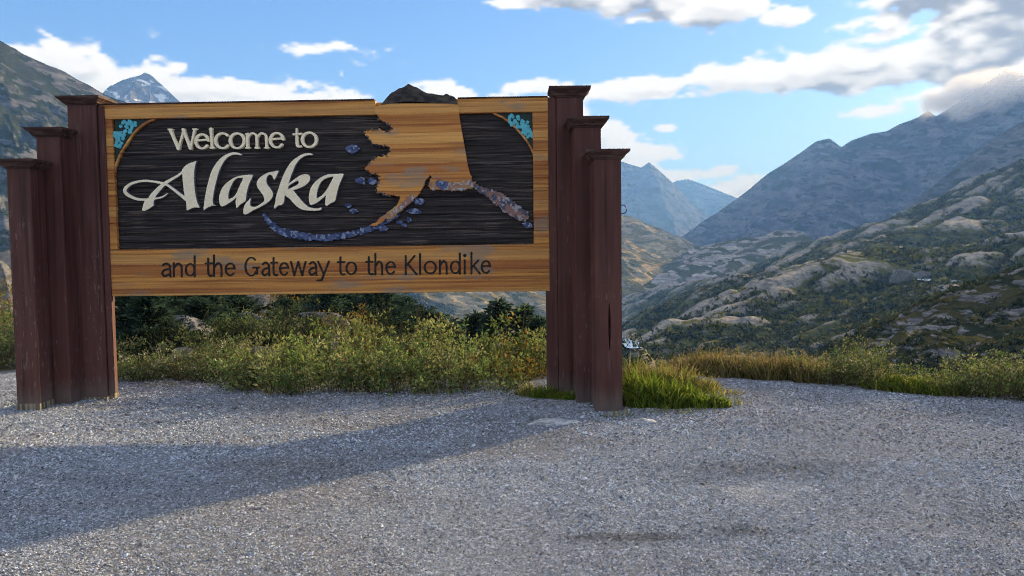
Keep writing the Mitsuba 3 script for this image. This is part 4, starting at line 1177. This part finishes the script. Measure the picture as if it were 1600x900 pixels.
for i, px in enumerate(range(1085, 1290, 24)):
    py = np.interp(px, [1090, 1250, 1400, 1600], [586, 594, 606, 622]) + (i % 3) * 2 - 3
    grass('brown_grass_clump', f'brownish grass clump with seed heads along the right gravel edge, {ORD[i]}', 'grass', 'brownish grass clumps along the right gravel edge', on_ground(px, py), .55, .28 + .06 * (i % 2), BROWN + GOLD[:1], sd + 140 + i, n=700, seeds=110)
for i, (px, dy, h, w, c) in enumerate([(1305, 0, .38, .7, WILLOW), (1335, -2, .48, .7, WILLOW), (1368, 0, .45, .7, WILLOW), (1498, 2, .34, .6, WILLOW), (1530, 0, .42, .7, WILLOW), (1565, -1, .46, .7, WILLOW), (1598, 1, .46, .7, WILLOW), (1640, 1, .5, .8, WILLOW)]):
    py = np.interp(px, [1090, 1250, 1400, 1600], [586, 594, 606, 622]) + dy
    g = 'left' if px < 1450 else 'right'
    shrub('edge_shrub', f'grey green shrub in the {g} clump on the right gravel edge, {ORD[i if i < 3 else i - 3]}', 'shrub', f'low shrubs of the {g} clump on the right gravel edge', on_ground(px, py), w, h, [np.array(q) * .8 for q in c], sd + 170 + i, stems=46, per=52, leaf=.03, aspect=.35, flowers=(40, (.36, .33, .22), .018))
for i, px in enumerate(range(1385, 1500, 20)):
    py = np.interp(px, [1090, 1250, 1400, 1600], [586, 594, 606, 622]) + 2
    grass('green_grass_clump', f'short bright grass clump between the right shrub clumps, {ORD[i]}', 'grass', 'bright grass clumps between the right shrub clumps', on_ground(px, py), .5, .19, GREEN + GOLD[:1], sd + 190 + i, n=700)
for i, (px, d, h) in enumerate([(1032, 12.5, .7), (1052, 13.2, .6), (1076, 12.0, .9), (1120, 12.4, 1.0), (1165, 13, 1.0), (1210, 12.2, .9), (1260, 12.6, 1.0), (1310, 12, .9), (1370, 12, .9), (1430, 11, .7), (1480, 11.5, .9), (1540, 11, .9), (1590, 10.5, .9), (1000, 16, 1.4), (1090, 17, 1.6), (1180, 18, 1.6), (1290, 17, 1.5), (1400, 16, 1.3), (1500, 15, 1.5), (1585, 14, 1.5)]):
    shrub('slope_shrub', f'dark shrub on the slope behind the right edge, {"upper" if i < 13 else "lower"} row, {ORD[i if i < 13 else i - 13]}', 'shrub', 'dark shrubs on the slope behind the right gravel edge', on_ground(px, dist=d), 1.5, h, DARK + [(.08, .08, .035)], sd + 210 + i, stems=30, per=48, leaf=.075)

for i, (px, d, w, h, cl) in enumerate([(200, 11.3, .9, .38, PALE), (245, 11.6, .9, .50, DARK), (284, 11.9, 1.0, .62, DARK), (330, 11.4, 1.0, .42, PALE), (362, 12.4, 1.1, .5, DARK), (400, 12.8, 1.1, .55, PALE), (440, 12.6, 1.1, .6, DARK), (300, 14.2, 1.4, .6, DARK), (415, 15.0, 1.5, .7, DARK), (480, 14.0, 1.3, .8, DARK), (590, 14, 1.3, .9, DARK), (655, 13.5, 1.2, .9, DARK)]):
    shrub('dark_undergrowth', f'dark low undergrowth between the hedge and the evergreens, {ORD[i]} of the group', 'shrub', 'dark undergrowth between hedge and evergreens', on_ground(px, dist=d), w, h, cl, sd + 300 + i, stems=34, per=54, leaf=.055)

G3 = 'grey boulders among the plants behind the sign'
for i, (px, d, s, lab) in enumerate([(276, 13.0, .66, 'large grey boulder between dark evergreens under the left of the sign'), (398, 16.5, .62, 'brownish grey boulder below the orange shrub'), (432, 17.5, .5, 'grey boulder right of the orange shrub under the sign'), (495, 15.5, .50, 'grey boulder left of the yellow orange shrub above the hedge'), (520, 14.0, .34, 'smaller grey boulder just below the yellow orange shrub'), (355, 18, .45, 'grey boulder left of the orange brown shrub'),
                                     (283, 11.2, .20, 'small pale boulder among the low pale shrubs'), (405, 11.6, .16, 'leftmost of three small pale stones above the hedge end'), (436, 11.4, .15, 'middle one of three small pale stones above the hedge end'), (456, 11.8, .17, 'rightmost of three small pale stones above the hedge end'), (836, 13.5, .35, 'grey boulder behind the hedge beside the inner right post'), (1432, 10.6, .42, 'dark boulder in the gap between the right shrub clumps'), (1015, 14, .6, 'brown boulder below the edge right of the posts'), (1046, 15, .5, 'second brown boulder below the edge, further right of the posts'), (-30, 26, 1.8, 'big pale boulder at the left edge behind the shrubs'), (30, 30, 1.5, 'pale boulder hidden behind the outer left post'), (1410, 262, 3.6, 'large tan boulder left of the pond on the right hillside'), (1440, 284, 2.6, 'dark boulder behind the pond on the right hillside')]):
    p = on_ground(px, dist=d) if d < 100 else at(px, 437 if px < 1420 else 434, d)
    k = numbered('boulder')
    m = rock_mesh(30 + i, s * 1.15, s * .9, s * .75, 4 if s > .55 else 3, .5)
    m.apply_translation(p + [0, 0, s * (.25 if s < .7 or s > 1 else .45)])
    add(k, m, 'boulder_stone', 35)
    tag(k, lab or 'grey boulder half hidden among plants behind the sign', 'boulder', None if lab else G3)

# ---- scrub on the far hillsides: masses nobody could count


def scrub(key, pts, smin, smax, label, seed, tri=34, tint=1.0, cols=((.022, .034, .018), (.032, .044, .02), (.050, .054, .022), (.016, .026, .016))):
    r = np.random.default_rng(seed)
    n = len(pts)
    s = r.uniform(smin, smax, n) * r.uniform(.6, 1.2, n)
    u = r.normal(0, 1, (n, tri, 3))
    u /= np.linalg.norm(u, axis=-1, keepdims=True)
    u *= r.random((n, tri, 1)) ** .4
    c = pts[:, None] + u * s[:, None, None] * [1.1, 1.1, .62] + np.array([0, 0, .3]) * s[:, None, None]
    a = r.normal(0, 1, (n, tri, 3, 3)) * (s[:, None, None, None] * (.30 if tri > 12 else .36))
    V = (c[:, :, None] + a).reshape(-1, 3)
    F = np.arange(len(V)).reshape(-1, 3)
    col = np.array(cols)[r.integers(len(cols), size=n)] * r.uniform(.7, 1.35, (n, 1)) * tint
    col = np.repeat(col[:, None] * r.uniform(.75, 1.3, (n, tri, 1)), 3, 1).reshape(-1, 3)
    add(key, trimesh.Trimesh(V, F, process=False), 'leaf', False, color=np.clip(col, .005, .9))
    tag(key, label, 'scrub', kind='stuff')


def pick(grid, n, seed, scale, thr, clip=None, deep=None):
    """random points of a height grid where a patchy noise is high"""
    r = np.random.default_rng(seed)
    a, b = grid.shape[:2]
    i, j = r.uniform(0, a - 1.001, n), r.uniform(0, b - 1.001, n)
    i0, j0 = i.astype(int), j.astype(int)
    fi, fj = (i - i0)[:, None], (j - j0)[:, None]
    p = (grid[i0, j0] * (1 - fi) + grid[i0 + 1, j0] * fi) * (1 - fj) + (grid[i0, j0 + 1] * (1 - fi) + grid[i0 + 1, j0 + 1] * fi) * fj
    ns = meshkit.fbm(p * scale, 4, seed) + r.normal(0, .05, n)
    keep = ns > thr if deep is None else ns * .6 + deep[i0, j0] * 1.1 + r.normal(0, .09, n) > thr + .46
    if clip is not None: keep &= clip(p)
    return p[keep]


inview = lambda p: (np.abs(p[:, 0] / p[:, 1]) < .72)
pts = pick(HP, 190000, 1, .05, .11, lambda p: inview(p) & (p[:, 2] > -60), crev)
scrub('hillside_scrub', pts, .7, 1.8, 'dark green scrub patched over the rocky hillside on the right', 2, 9, cols=((.022, .034, .018), (.032, .044, .02), (.075, .080, .028), (.016, .026, .016), (.050, .060, .024)))
pts = pick(SP, 16000, 3, .12, .47, inview)
scrub('slope_scrub', pts, .25, .75, 'dark scrub in the cracks of the near rock slabs', 4, 20)
